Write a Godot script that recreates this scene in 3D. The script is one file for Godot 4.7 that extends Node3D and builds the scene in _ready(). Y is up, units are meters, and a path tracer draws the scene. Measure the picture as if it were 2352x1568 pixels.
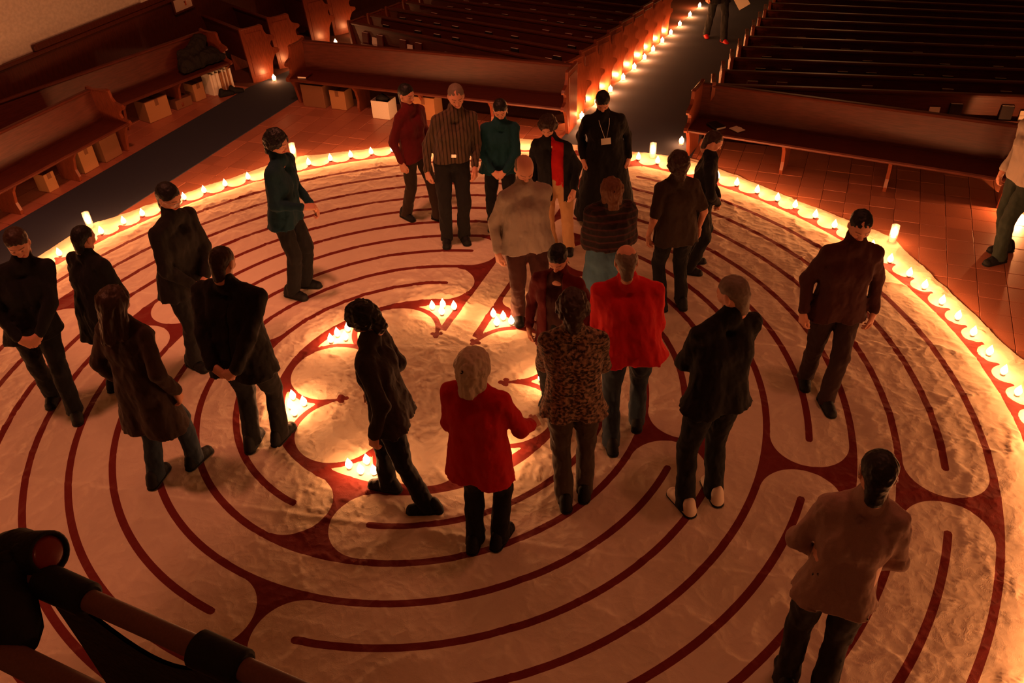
extends Node3D

# ------------------------------------------------------------------ constants
const W := 0.33                 # ring spacing of the labyrinth
const R_ROSE := 1.3014          # radius of the rosette rim
const R_OUT := 4.9314           # radius of the outermost line
const LW := 0.056               # painted line width
const AXIS := 67.274            # direction of the entrance axis, degrees
const E2 := Vector2(0.39875, -0.91706)   # along the aisle (x, z)
const N2 := Vector2(0.91706, 0.39875)    # across the aisle
const SLOPE := 0.09
const S0 := 5.9
const ORD := ["first", "second", "third", "fourth", "fifth", "sixth", "seventh", "eighth", "ninth", "tenth", "eleventh", "twelfth", "thirteenth", "fourteenth", "fifteenth", "sixteenth", "seventeenth", "eighteenth", "nineteenth", "twentieth", "twenty-first", "twenty-second", "twenty-third", "twenty-fourth", "twenty-fifth", "twenty-sixth", "twenty-seventh", "twenty-eighth", "twenty-ninth", "thirtieth"]

var M := {}                     # materials
var taken := {}                 # names in use
var wrinkle := FastNoiseLite.new()
var wrinkle2 := FastNoiseLite.new()
var wrinkle3 := FastNoiseLite.new()
var fold := FastNoiseLite.new()

# ------------------------------------------------------------------ small helpers
func numbered(called: String) -> String:
	var n: int = taken.get(called, 0)
	taken[called] = n + 1
	return called if n == 0 else "%s_%03d" % [called, n]

func tag(o: Node, label := "", category := "", group := "", kind := ""):
	if label: o.set_meta("label", label)
	if category: o.set_meta("category", category)
	if group: o.set_meta("group", group)
	if kind: o.set_meta("kind", kind)
	return o

func thing(called: String, at := Vector3.ZERO, turn := 0.0) -> Node3D:
	var o := Node3D.new()
	o.name = numbered(called)
	add_child(o)
	o.position = at
	o.rotation.y = turn
	return o

func put(called: String, mesh: Mesh, mat: Material, parent: Node = null, xf := Transform3D()) -> MeshInstance3D:
	var o := MeshInstance3D.new()
	o.mesh = mesh
	if mat: o.material_override = mat
	if parent == null or parent == self:
		o.name = numbered(called)
		add_child(o)
	else:
		o.name = called
		parent.add_child(o, true)
	o.transform = xf
	return o

func struct(called: String, mesh: Mesh, mat: Material, xf := Transform3D()) -> MeshInstance3D:
	var o := put(called, mesh, mat, self, xf)
	o.set_meta("kind", "structure")
	return o

func dup(src: Node3D, called: String, xf: Transform3D, label: String, group := "") -> Node3D:
	var o: Node3D = src.duplicate()
	o.name = numbered(called)
	add_child(o)
	o.transform = xf
	if label: o.set_meta("label", label)
	if group: o.set_meta("group", group)
	return o

func ss(s: float, v: float, y := 0.0) -> Vector3:
	return Vector3(s * E2.x + v * N2.x, y, s * E2.y + v * N2.y)

func ground(p: Vector3) -> float:
	return -SLOPE * maxf(0.0, p.x * E2.x + p.z * E2.y - S0)

# ------------------------------------------------------------------ mesh accumulation
class Acc:
	var v := PackedVector3Array()
	var n := PackedVector3Array()
	var c := PackedColorArray()
	var i := PackedInt32Array()
	func add(a: Acc, xf := Transform3D(), col = null) -> void:
		var base := v.size()
		var nb := xf.basis.inverse().transposed()
		for k in a.v.size():
			v.append(xf * a.v[k])
			n.append((nb * a.n[k]).normalized())
			c.append(a.c[k] if col == null else col)
		var flip := xf.basis.determinant() < 0.0
		for k in range(0, a.i.size(), 3):
			i.append(base + a.i[k])
			i.append(base + a.i[k + (2 if flip else 1)])
			i.append(base + a.i[k + (1 if flip else 2)])
	func quad(p0: Vector3, p1: Vector3, p2: Vector3, p3: Vector3, nn: Vector3, col := Color.WHITE) -> void:
		# corners in order round the face as seen from outside
		var b := v.size()
		var cw := (p1 - p0).cross(p2 - p0).dot(nn) < 0.0
		for p in [p0, p1, p2, p3]:
			v.append(p); n.append(nn); c.append(col)
		if cw: i.append_array([b, b + 1, b + 2, b, b + 2, b + 3])
		else: i.append_array([b, b + 2, b + 1, b, b + 3, b + 2])
	func box(lo: Vector3, hi: Vector3, ch := 0.0, xf := Transform3D()) -> void:
		# a box with chamfered edges
		var a := Acc.new()
		var m := (lo + hi) * 0.5
		var h := (hi - lo) * 0.5
		ch = minf(ch, minf(h.x, minf(h.y, h.z)) * 0.9)
		for ax in 3:
			var u := (ax + 1) % 3
			var w := (ax + 2) % 3
			for s in [-1.0, 1.0]:
				var nn := Vector3.ZERO
				nn[ax] = s
				var q := []
				for e in [[-1, -1], [1, -1], [1, 1], [-1, 1]]:
					var p := m
					p[ax] += s * h[ax]
					p[u] += e[0] * (h[u] - ch)
					p[w] += e[1] * (h[w] - ch)
					q.append(p)
				a.quad(q[0], q[1], q[2], q[3], nn)
		if ch > 0.0:
			for ax in 3:
				var u := (ax + 1) % 3
				var w := (ax + 2) % 3
				for su in [-1.0, 1.0]:
					for sw in [-1.0, 1.0]:
						var nn := Vector3.ZERO
						nn[u] = su; nn[w] = sw
						nn = nn.normalized()
						var q := []
						for e in [[-1, 0], [1, 0], [1, 1], [-1, 1]]:
							var p := m
							p[ax] += e[0] * (h[ax] - ch)
							p[u] += su * (h[u] - (ch if e[1] == 1 else 0.0))
							p[w] += sw * (h[w] - (0.0 if e[1] == 1 else ch))
							q.append(p)
						a.quad(q[0], q[1], q[2], q[3], nn)
		add(a, xf)
	func tube(pts: Array, rad, sides := 8, caps := true) -> void:
		# a swept tube; rad is a number or an array
		var base := v.size()
		var up := Vector3.UP
		for k in pts.size():
			var d: Vector3 = (pts[mini(k + 1, pts.size() - 1)] - pts[maxi(k - 1, 0)]).normalized()
			var r: float = rad[k] if rad is Array else rad
			var x := d.cross(up if absf(d.dot(up)) < 0.95 else Vector3.RIGHT).normalized()
			var y := d.cross(x)
			for j in sides:
				var t := TAU * j / sides
				var nn := x * cos(t) + y * sin(t)
				v.append(pts[k] + nn * r); n.append(nn); c.append(Color.WHITE)
		for k in pts.size() - 1:
			for j in sides:
				var a := base + k * sides + j
				var b := base + k * sides + (j + 1) % sides
				i.append_array([a, a + sides, b, b, a + sides, b + sides])
		if caps:
			for e in [0, pts.size() - 1]:
				var b0 := v.size()
				var d: Vector3 = (pts[1] - pts[0]).normalized() * -1.0 if e == 0 else (pts[-1] - pts[-2]).normalized()
				for j in sides:
					v.append(v[base + e * sides + j]); n.append(d); c.append(Color.WHITE)
				for j in range(1, sides - 1):
					if e == 0: i.append_array([b0, b0 + j, b0 + j + 1])
					else: i.append_array([b0, b0 + j + 1, b0 + j])
	func lathe(prof: Array, sides := 16, at := Vector3.ZERO) -> void:
		# prof: Vector2(radius, height) from the bottom up
		var base := v.size()
		for k in prof.size():
			var d: Vector2 = prof[mini(k + 1, prof.size() - 1)] - prof[maxi(k - 1, 0)]
			var nr := Vector2(d.y, -d.x).normalized()
			for j in sides:
				var t := TAU * j / sides
				v.append(at + Vector3(cos(t) * prof[k].x, prof[k].y, sin(t) * prof[k].x))
				n.append(Vector3(cos(t) * nr.x, nr.y, sin(t) * nr.x)); c.append(Color.WHITE)
		for k in prof.size() - 1:
			for j in sides:
				var a := base + k * sides + j
				var b := base + k * sides + (j + 1) % sides
				i.append_array([a, b, a + sides, b, b + sides, a + sides])
	func prism(poly: PackedVector2Array, x0: float, x1: float) -> void:
		# polygon in (z, y), extruded along x
		var tri := Geometry2D.triangulate_polygon(poly)
		for s in [0, 1]:
			var b := v.size()
			for p in poly:
				v.append(Vector3(x1 if s else x0, p.y, p.x)); n.append(Vector3(1.0 if s else -1.0, 0, 0)); c.append(Color.WHITE)
			for k in range(0, tri.size(), 3):
				var o := [tri[k], tri[k + 1], tri[k + 2]]
				var nn := (v[b + o[1]] - v[b + o[0]]).cross(v[b + o[2]] - v[b + o[0]])
				if nn.x * (1.0 if s else -1.0) > 0.0: o = [o[0], o[2], o[1]]
				for q in o: i.append(b + q)
		var area := 0.0
		for k in poly.size(): area += poly[k].cross(poly[(k + 1) % poly.size()])
		for k in poly.size():
			var p := poly[k]
			var q := poly[(k + 1) % poly.size()]
			var d := (q - p).normalized() * signf(area)
			quad(Vector3(x0, p.y, p.x), Vector3(x1, p.y, p.x), Vector3(x1, q.y, q.x), Vector3(x0, q.y, q.x), Vector3(0, -d.x, d.y))
	func mesh() -> ArrayMesh:
		var m := ArrayMesh.new()
		surface(m)
		return m
	func surface(m: ArrayMesh) -> void:
		var a := []
		a.resize(Mesh.ARRAY_MAX)
		a[Mesh.ARRAY_VERTEX] = v
		a[Mesh.ARRAY_NORMAL] = n
		a[Mesh.ARRAY_COLOR] = c
		a[Mesh.ARRAY_INDEX] = i
		m.add_surface_from_arrays(Mesh.PRIMITIVE_TRIANGLES, a)

# ------------------------------------------------------------------ distance grid -> surface nets
class Grid:
	var o: Vector3
	var h: float
	var nx: int
	var ny: int
	var nz: int
	var f := PackedFloat32Array()
	func _init(lo: Vector3, hi: Vector3, cell: float) -> void:
		o = lo; h = cell
		nx = int((hi.x - lo.x) / cell) + 2
		ny = int((hi.y - lo.y) / cell) + 2
		nz = int((hi.z - lo.z) / cell) + 2
		f.resize(nx * ny * nz)
		f.fill(1.0)
	func bone(a: Vector3, b: Vector3, ra: float, rb: float, k: float, sq := Vector3.ONE) -> void:
		# tapered capsule, smoothly joined; sq > 1 on an axis makes it thinner that way
		var r := maxf(ra, rb) / minf(1.0, minf(sq.x, minf(sq.y, sq.z))) + k + h * 3.0
		var lo := (a.min(b) - Vector3.ONE * r - o) / h
		var hi := (a.max(b) + Vector3.ONE * r - o) / h
		var a2 := a * sq
		var ab := (b - a) * sq
		var l2 := maxf(ab.length_squared(), 1e-8)
		var dr := rb - ra
		var x0 := maxi(0, int(lo.x)); var x1 := mini(nx - 1, int(hi.x) + 1)
		for z in range(maxi(0, int(lo.z)), mini(nz - 1, int(hi.z) + 1) + 1):
			for y in range(maxi(0, int(lo.y)), mini(ny - 1, int(hi.y) + 1) + 1):
				var at := (z * ny + y) * nx
				for x in range(x0, x1 + 1):
					var p := (o + Vector3(x, y, z) * h) * sq - a2
					var t := clampf(p.dot(ab) / l2, 0.0, 1.0)
					var d := (p - ab * t).length() - ra - dr * t
					var g := f[at + x]
					var e := k - absf(g - d)
					if e > 0.0: f[at + x] = minf(g, d) - e * e / k * 0.25
					elif d < g: f[at + x] = d
	func ball(c: Vector3, r: Vector3, k: float) -> void:
		var s := minf(r.x, minf(r.y, r.z))
		bone(c, c, s, s, k, Vector3(s / r.x, s / r.y, s / r.z))
	func carve(c: Vector3, r: Vector3, k := 0.012) -> void:
		var s := minf(r.x, minf(r.y, r.z))
		var sq := Vector3(s / r.x, s / r.y, s / r.z)
		var lo := (c - r - Vector3.ONE * (k + h * 3.0) - o) / h
		var hi := (c + r + Vector3.ONE * (k + h * 3.0) - o) / h
		for z in range(maxi(0, int(lo.z)), mini(nz - 1, int(hi.z) + 1) + 1):
			for y in range(maxi(0, int(lo.y)), mini(ny - 1, int(hi.y) + 1) + 1):
				var at := (z * ny + y) * nx
				for x in range(maxi(0, int(lo.x)), mini(nx - 1, int(hi.x) + 1) + 1):
					var d := s - ((o + Vector3(x, y, z) * h - c) * sq).length()
					var g := f[at + x]
					var e := k - absf(g - d)
					f[at + x] = maxf(g, d) + (e * e / k * 0.25 if e > 0.0 else 0.0)
	func cut(nn: Vector3, d: float) -> void:
		# takes away the side where nn . p > d
		for z in nz:
			for y in ny:
				var at := (z * ny + y) * nx
				for x in nx:
					var e := nn.dot(o + Vector3(x, y, z) * h) - d
					if e > f[at + x]: f[at + x] = e
	func hollow(nn: Vector3, d: float, w: Vector3, half: float) -> void:
		# takes away the slab |w . p| < half on the side nn . p > d
		for z in nz:
			for y in ny:
				var at := (z * ny + y) * nx
				for x in nx:
					var p := o + Vector3(x, y, z) * h
					var e := minf(nn.dot(p) - d, half - absf(w.dot(p)))
					if e > f[at + x]: f[at + x] = e
	func rough(ns: FastNoiseLite, amp: float, scale := Vector3.ONE) -> void:
		for z in nz:
			for y in ny:
				var at := (z * ny + y) * nx
				for x in nx:
					var g := f[at + x]
					if absf(g) < amp + h * 3.0:
						f[at + x] = g + amp * ns.get_noise_3dv((o + Vector3(x, y, z) * h) * scale)
	func mesh(col := Color.WHITE) -> Acc:
		var out := Acc.new()
		var id := PackedInt32Array()
		id.resize(f.size())
		id.fill(-1)
		var sx := 1; var sy := nx; var sz := nx * ny
		var off := [0, sx, sy, sx + sy, sz, sx + sz, sy + sz, sx + sy + sz]
		var lim := h * 3.2
		for z in nz - 1:
			for y in ny - 1:
				var at := (z * ny + y) * nx
				for x in nx - 1:
					var q := at + x
					var f0 := f[q]
					if absf(f0) > lim: continue
					var f1 := f[q + sx]; var f2 := f[q + sy]; var f3 := f[q + sx + sy]
					var f4 := f[q + sz]; var f5 := f[q + sx + sz]; var f6 := f[q + sy + sz]; var f7 := f[q + sx + sy + sz]
					var m := int(f0 < 0.0) + int(f1 < 0.0) + int(f2 < 0.0) + int(f3 < 0.0) + int(f4 < 0.0) + int(f5 < 0.0) + int(f6 < 0.0) + int(f7 < 0.0)
					if m == 0 or m == 8: continue
					var s := Vector3.ZERO
					var k := 0
					if (f0 < 0.0) != (f1 < 0.0): s += Vector3(f0 / (f0 - f1), 0, 0); k += 1
					if (f2 < 0.0) != (f3 < 0.0): s += Vector3(f2 / (f2 - f3), 1, 0); k += 1
					if (f4 < 0.0) != (f5 < 0.0): s += Vector3(f4 / (f4 - f5), 0, 1); k += 1
					if (f6 < 0.0) != (f7 < 0.0): s += Vector3(f6 / (f6 - f7), 1, 1); k += 1
					if (f0 < 0.0) != (f2 < 0.0): s += Vector3(0, f0 / (f0 - f2), 0); k += 1
					if (f1 < 0.0) != (f3 < 0.0): s += Vector3(1, f1 / (f1 - f3), 0); k += 1
					if (f4 < 0.0) != (f6 < 0.0): s += Vector3(0, f4 / (f4 - f6), 1); k += 1
					if (f5 < 0.0) != (f7 < 0.0): s += Vector3(1, f5 / (f5 - f7), 1); k += 1
					if (f0 < 0.0) != (f4 < 0.0): s += Vector3(0, 0, f0 / (f0 - f4)); k += 1
					if (f1 < 0.0) != (f5 < 0.0): s += Vector3(1, 0, f1 / (f1 - f5)); k += 1
					if (f2 < 0.0) != (f6 < 0.0): s += Vector3(0, 1, f2 / (f2 - f6)); k += 1
					if (f3 < 0.0) != (f7 < 0.0): s += Vector3(1, 1, f3 / (f3 - f7)); k += 1
					s /= k
					id[q] = out.v.size()
					out.v.append(o + (Vector3(x, y, z) + s) * h)
					var gx := lerpf(lerpf(f1 - f0, f3 - f2, s.y), lerpf(f5 - f4, f7 - f6, s.y), s.z)
					var gy := lerpf(lerpf(f2 - f0, f3 - f1, s.x), lerpf(f6 - f4, f7 - f5, s.x), s.z)
					var gz := lerpf(lerpf(f4 - f0, f5 - f1, s.x), lerpf(f6 - f2, f7 - f3, s.x), s.y)
					out.n.append(Vector3(gx, gy, gz).normalized())
					out.c.append(col)
		for z in range(1, nz - 1):
			for y in range(1, ny - 1):
				var at := (z * ny + y) * nx
				for x in range(1, nx - 1):
					var q := at + x
					if id[q] < 0: continue
					var neg := f[q] < 0.0
					if neg != (f[q + sx] < 0.0): _face(out, id[q], id[q - sy], id[q - sy - sz], id[q - sz], neg)
					if neg != (f[q + sy] < 0.0): _face(out, id[q], id[q - sz], id[q - sz - sx], id[q - sx], neg)
					if neg != (f[q + sz] < 0.0): _face(out, id[q], id[q - sx], id[q - sx - sy], id[q - sy], neg)
		return out
	func _face(out: Acc, a: int, b: int, c: int, d: int, neg: bool) -> void:
		if a < 0 or b < 0 or c < 0 or d < 0: return
		if neg: out.i.append_array([a, c, b, a, d, c])
		else: out.i.append_array([a, b, c, a, c, d])

# ------------------------------------------------------------------ materials
func noise_tex(freq: float, oct: int, ramp: Array, size := 512, normal := false, bump := 4.0, type := FastNoiseLite.TYPE_SIMPLEX_SMOOTH, sd := 1) -> NoiseTexture2D:
	var t := NoiseTexture2D.new()
	var n := FastNoiseLite.new()
	n.noise_type = type
	n.seed = sd
	n.frequency = freq
	n.fractal_octaves = oct
	t.noise = n
	t.width = size; t.height = size
	t.seamless = true
	if normal:
		t.as_normal_map = true
		t.bump_strength = bump
	elif ramp.size() > 0:
		var g := Gradient.new()
		g.offsets = PackedFloat32Array(ramp[0])
		g.colors = PackedColorArray(ramp[1])
		t.color_ramp = g
	return t

func mat(col: Color, rough := 0.8, tex: Texture2D = null, scale := Vector3.ONE, nrm: Texture2D = null, nscale := 0.5, world := false) -> StandardMaterial3D:
	var m := StandardMaterial3D.new()
	m.albedo_color = col
	m.roughness = rough
	m.metallic_specular = 0.4
	if tex: m.albedo_texture = tex
	if nrm:
		m.normal_enabled = true
		m.normal_texture = nrm
		m.normal_scale = nscale
	if tex or nrm:
		m.uv1_triplanar = true
		m.uv1_world_triplanar = world
		m.uv1_scale = scale
	return m

func make_materials() -> void:
	var g := func(a, b): return [[0.0, 1.0], [a, b]]
	var grain := noise_tex(0.02, 4, [[0.2, 0.5, 0.8], [Color(0.82, 0.80, 0.78), Color(0.92, 0.91, 0.9), Color(1, 1, 1)]], 512, false, 0, FastNoiseLite.TYPE_SIMPLEX_SMOOTH, 3)
	var fine := noise_tex(0.06, 4, [[0.3, 0.7], [Color(0.92, 0.92, 0.92), Color(1, 1, 1)]], 512, false, 0, FastNoiseLite.TYPE_SIMPLEX_SMOOTH, 5)
	var bump := noise_tex(0.03, 4, [], 512, true, 6.0, FastNoiseLite.TYPE_SIMPLEX_SMOOTH, 7)
	var weave := noise_tex(0.2, 2, [], 512, true, 3.0, FastNoiseLite.TYPE_VALUE, 9)
	var crease := noise_tex(0.0055, 3, [], 1024, true, 9.0, FastNoiseLite.TYPE_SIMPLEX_SMOOTH, 11)
	var cn: FastNoiseLite = crease.noise
	cn.fractal_type = FastNoiseLite.FRACTAL_RIDGED
	cn.fractal_gain = 0.45
	cn.domain_warp_enabled = true
	cn.domain_warp_amplitude = 40.0
	cn.domain_warp_frequency = 0.006
	M.grain = grain; M.fine = fine; M.bump = bump; M.weave = weave
	M.wood = mat(Color(0.345, 0.16, 0.11), 0.42, grain, Vector3(0.35, 6, 6), bump, 0.05)
	M.wood_end = mat(Color(0.47, 0.235, 0.15), 0.34, grain, Vector3(6, 0.5, 6), bump, 0.05)
	M.wood_dark = mat(Color(0.31, 0.14, 0.085), 0.45, grain, Vector3(5, 0.4, 5), bump, 0.05)
	M.canvas = mat(Color(0.86, 0.80, 0.70), 0.92, null, Vector3(0.42, 0.42, 0.42), crease, 0.55, true)
	M.paint = mat(Color(0.45, 0.135, 0.11), 0.85, null, Vector3(0.42, 0.42, 0.42), crease, 0.45, true)
	M.tile = []
	for c in [Color(0.71, 0.44, 0.335), Color(0.69, 0.425, 0.32), Color(0.73, 0.455, 0.345), Color(0.66, 0.405, 0.305)]:
		M.tile.append(mat(c, 0.42, fine, Vector3(3, 3, 3), bump, 0.12, true))
		M.tile[-1].metallic_specular = 0.7
	M.grout = mat(Color(0.36, 0.2, 0.14), 0.9, fine, Vector3(2, 2, 2))
	M.carpet = mat(Color(0.23, 0.26, 0.325), 0.95, fine, Vector3(6, 6, 6), weave, 0.6, true)
	M.carpet_side = mat(Color(0.185, 0.215, 0.275), 0.95, fine, Vector3(6, 6, 6), weave, 0.6, true)
	M.plaster = mat(Color(0.71, 0.69, 0.63), 0.9, fine, Vector3(0.5, 0.5, 0.5), bump, 0.15, true)
	M.ceiling = mat(Color(0.62, 0.54, 0.45), 0.9, fine, Vector3(0.5, 0.5, 0.5))
	M.black = mat(Color(0.035, 0.033, 0.035), 0.75, null, Vector3.ONE, weave, 0.4)
	M.pipe = mat(Color(0.40, 0.26, 0.22), 0.5, fine, Vector3(4, 4, 4))
	M.card = mat(Color(0.62, 0.44, 0.29), 0.85, fine, Vector3(4, 4, 4))
	M.card_dark = mat(Color(0.45, 0.29, 0.19), 0.85, fine, Vector3(4, 4, 4))
	M.paper = mat(Color(0.88, 0.85, 0.78), 0.85)
	M.white_box = mat(Color(0.85, 0.82, 0.76), 0.6, fine, Vector3(4, 4, 4))
	M.metal = mat(Color(0.75, 0.73, 0.7), 0.3)
	M.metal.metallic = 0.9
	M.wax = mat(Color(0.92, 0.86, 0.72), 0.5)
	M.gel = mat(Color(0.42, 0.13, 0.09), 0.25)
	M.glass = StandardMaterial3D.new()
	M.glass.transparency = BaseMaterial3D.TRANSPARENCY_ALPHA
	M.glass.albedo_color = Color(1, 1, 1, 0.08)
	M.glass.roughness = 0.05
	M.flame = StandardMaterial3D.new()
	M.flame.albedo_color = Color(1.0, 0.9, 0.7)
	M.flame.emission_enabled = true
	M.flame.emission = Color(1.0, 0.86, 0.66)
	M.flame.emission_energy_multiplier = 9.0
	M.book = [mat(Color(0.10, 0.06, 0.07), 0.6), mat(Color(0.30, 0.05, 0.05), 0.6), mat(Color(0.07, 0.09, 0.13), 0.6)]

# ------------------------------------------------------------------ the labyrinth
func ring_mid(i: int) -> float:
	return R_ROSE + (11.5 - i) * W

func seg_d(u: float, v: float, u0: float, u1: float, v0: float) -> float:
	var uu := clampf(u, u0, u1)
	return sqrt((u - uu) * (u - uu) + (v - v0) * (v - v0))

func turn_d(a: float, b: float, k: int, t: float) -> float:
	# distance to the half circle round the end of line k, its centre t off the axis
	var rk := R_ROSE + (11 - k) * W
	var ca := sqrt(rk * rk - t * t)
	return absf(sqrt((a - ca) * (a - ca) + (b - t) * (b - t)) - W * 0.5)

func painted(x: float, z: float) -> float:
	# below zero on bare canvas, above zero on the red paint; a distance near the edge
	var ax := deg_to_rad(AXIS)
	var ca := cos(ax); var sa := sin(ax)
	var u := x * ca - z * sa
	var v := -x * sa - z * ca
	var r := sqrt(u * u + v * v)
	var hw := (W - LW) * 0.5
	if r > R_OUT - LW * 0.5:
		var best := 1.0
		if r > R_OUT:
			var ang := rad_to_deg(atan2(-z, x))
			var k := fposmod(ang - 97.93, 3.2143) / 3.2143 - 0.5
			var dt := deg_to_rad(k * 3.2143) * 5.075
			best = minf(sqrt(dt * dt + (r - 5.075) * (r - 5.075)) - 0.124, 5.068 - r)
		if u > 0.0:
			best = minf(best, seg_d(u, v, ring_mid(5), R_OUT + 0.2, -W) - hw)
		return minf(best, r - R_OUT + LW * 0.5) if best > 0.0 else best
	if r < R_ROSE + LW * 0.5:
		var d := 1.0
		if u > 0.0: d = seg_d(u, v, 0.55, ring_mid(7), 0.0) - hw
		if r < R_ROSE - LW * 0.4:
			var th := rad_to_deg(atan2(v, u))
			var ath := absf(th)
			var rho := 0.872; var q := 0.378
			# two nearest petals
			var pet := [43.4, 98.0, 152.7]
			var bestp := 9.0; var d2 := 9.0
			for pa in [43.4, 98.0, 152.7, 207.3]:
				var pr := deg_to_rad(pa)
				var e := sqrt(pow(r * cos(deg_to_rad(ath)) - rho * cos(pr), 2) + pow(r * sin(deg_to_rad(ath)) - rho * sin(pr), 2)) - q
				if e < bestp:
					d2 = bestp; bestp = e
				elif e < d2: d2 = e
			d = minf(d, bestp)
			# open middle, with the knobs at the ends of the spikes left standing
			var mid := r - 0.79
			for ja in [16.1, 70.7, 125.3, 180.0]:
				var jr := deg_to_rad(ja)
				var jc := Vector2(cos(jr), sin(jr))
				var pp := Vector2(r * cos(deg_to_rad(ath)), r * sin(deg_to_rad(ath)))
				var lx := pp.dot(jc); var ly := absf(pp.cross(jc))
				var spike := maxf(ly - 0.017 - maxf(0.0, lx - 0.79) * 0.2, 0.70 - lx)
				var knob := minf(Vector2(lx - 0.735, ly - 0.036).length() - 0.026, Vector2(lx - 0.690, ly).length() - 0.027)
				mid = maxf(mid, -minf(spike, knob))
				if absf(ath - ja) < 25.0: d = maxf(d, -minf(spike, knob))
			d = minf(d, mid)
			# bare triangles behind the spikes, where the lamps stand
			var tri := maxf(r - (R_ROSE - 0.085), -(bestp - 0.055))
			tri = maxf(tri, -(d2 - 0.055))
			if u > 0.0 and absf(v) < 0.75: tri = maxf(tri, W * 0.5 + LW * 0.5 + 0.02 - absf(v))
			d = minf(d, tri)
		return minf(d, R_ROSE + LW * 0.5 - r) if d > 0.0 else d
	var i := clampi(int((R_OUT - r) / W) + 1, 1, 11)
	var mid_d := absf(r - ring_mid(i)) - hw
	if u >= absf(v):
		if v >= 1.5 * W or v <= -2.5 * W: return mid_d
		var d := 9.0
		if v > -0.5 * W:
			d = seg_d(u, v, ring_mid(6), ring_mid(1), 0.0)
			d = minf(d, seg_d(u, v, 0.6, ring_mid(7), 0.0))
			if v >= 0.0:
				for k in [1, 6, 7]: d = minf(d, absf(r - ring_mid(k)))
				for k in [2, 4, 8, 10]: d = minf(d, turn_d(u, v, k, 1.5 * W))
		else:
			d = seg_d(u, v, ring_mid(5), R_OUT + 0.3, -W)
			d = minf(d, seg_d(u, v, ring_mid(11), ring_mid(6), -W))
			if v <= -W:
				for k in [5, 6, 11]: d = minf(d, absf(r - ring_mid(k)))
				for k in [1, 3, 7, 9]: d = minf(d, turn_d(u, -v, k, 2.5 * W))
		return d - hw
	var a := 0.0; var b := 0.0
	var turns := []
	if u <= -absf(v):
		a = -u; b = absf(v); turns = [1, 4, 7, 10]
	elif v > 0.0:
		a = v; b = absf(u); turns = [3, 6, 9]
	else:
		a = -v; b = absf(u); turns = [2, 5, 8]
	if b >= W: return mid_d
	for k in turns:
		if i == k or i == k + 1: return turn_d(a, b, k, W) - hw
	return mid_d

func canvas_height(x: float, z: float) -> float:
	var r := sqrt(x * x + z * z)
	var w1 := 1.0 - absf(wrinkle.get_noise_2d(x, z))          # sharp creases
	var w2 := 1.0 - absf(wrinkle2.get_noise_2d(x, z))
	# smooth between the walked rings, creased towards the rim and crumpled round the rosette
	var rim := smoothstep(3.0, 4.6, r)
	var core := smoothstep(2.2, 1.4, r)
	var y := 0.006 + (0.55 + 0.60 * rim + 0.25 * core) * 0.013 * pow(w1, 34.0) + (0.45 + 0.45 * rim + 0.75 * core) * 0.008 * pow(w2, 17.0)
	y += (0.25 + 0.5 * rim + 0.5 * core) * 0.004 * (wrinkle3.get_noise_2d(x, z) + 1.0)
	# the seams between the widths of cloth, and the folds it was packed in
	var ax := deg_to_rad(-13.0)
	var p := x * cos(ax) - z * sin(ax)
	var q := x * sin(ax) + z * cos(ax)
	for k in [-0.98, 1.62]:
		var dd: float = (q - k) / 0.02
		y += 0.006 * exp(-dd * dd)
	for k in [-3.1, -1.0, 1.25, 3.3]:
		var dd: float = (p - k + 0.04 * wrinkle3.get_noise_2d(z * 0.3, k)) / 0.018
		y += 0.0035 * exp(-dd * dd)
	return y

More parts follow.
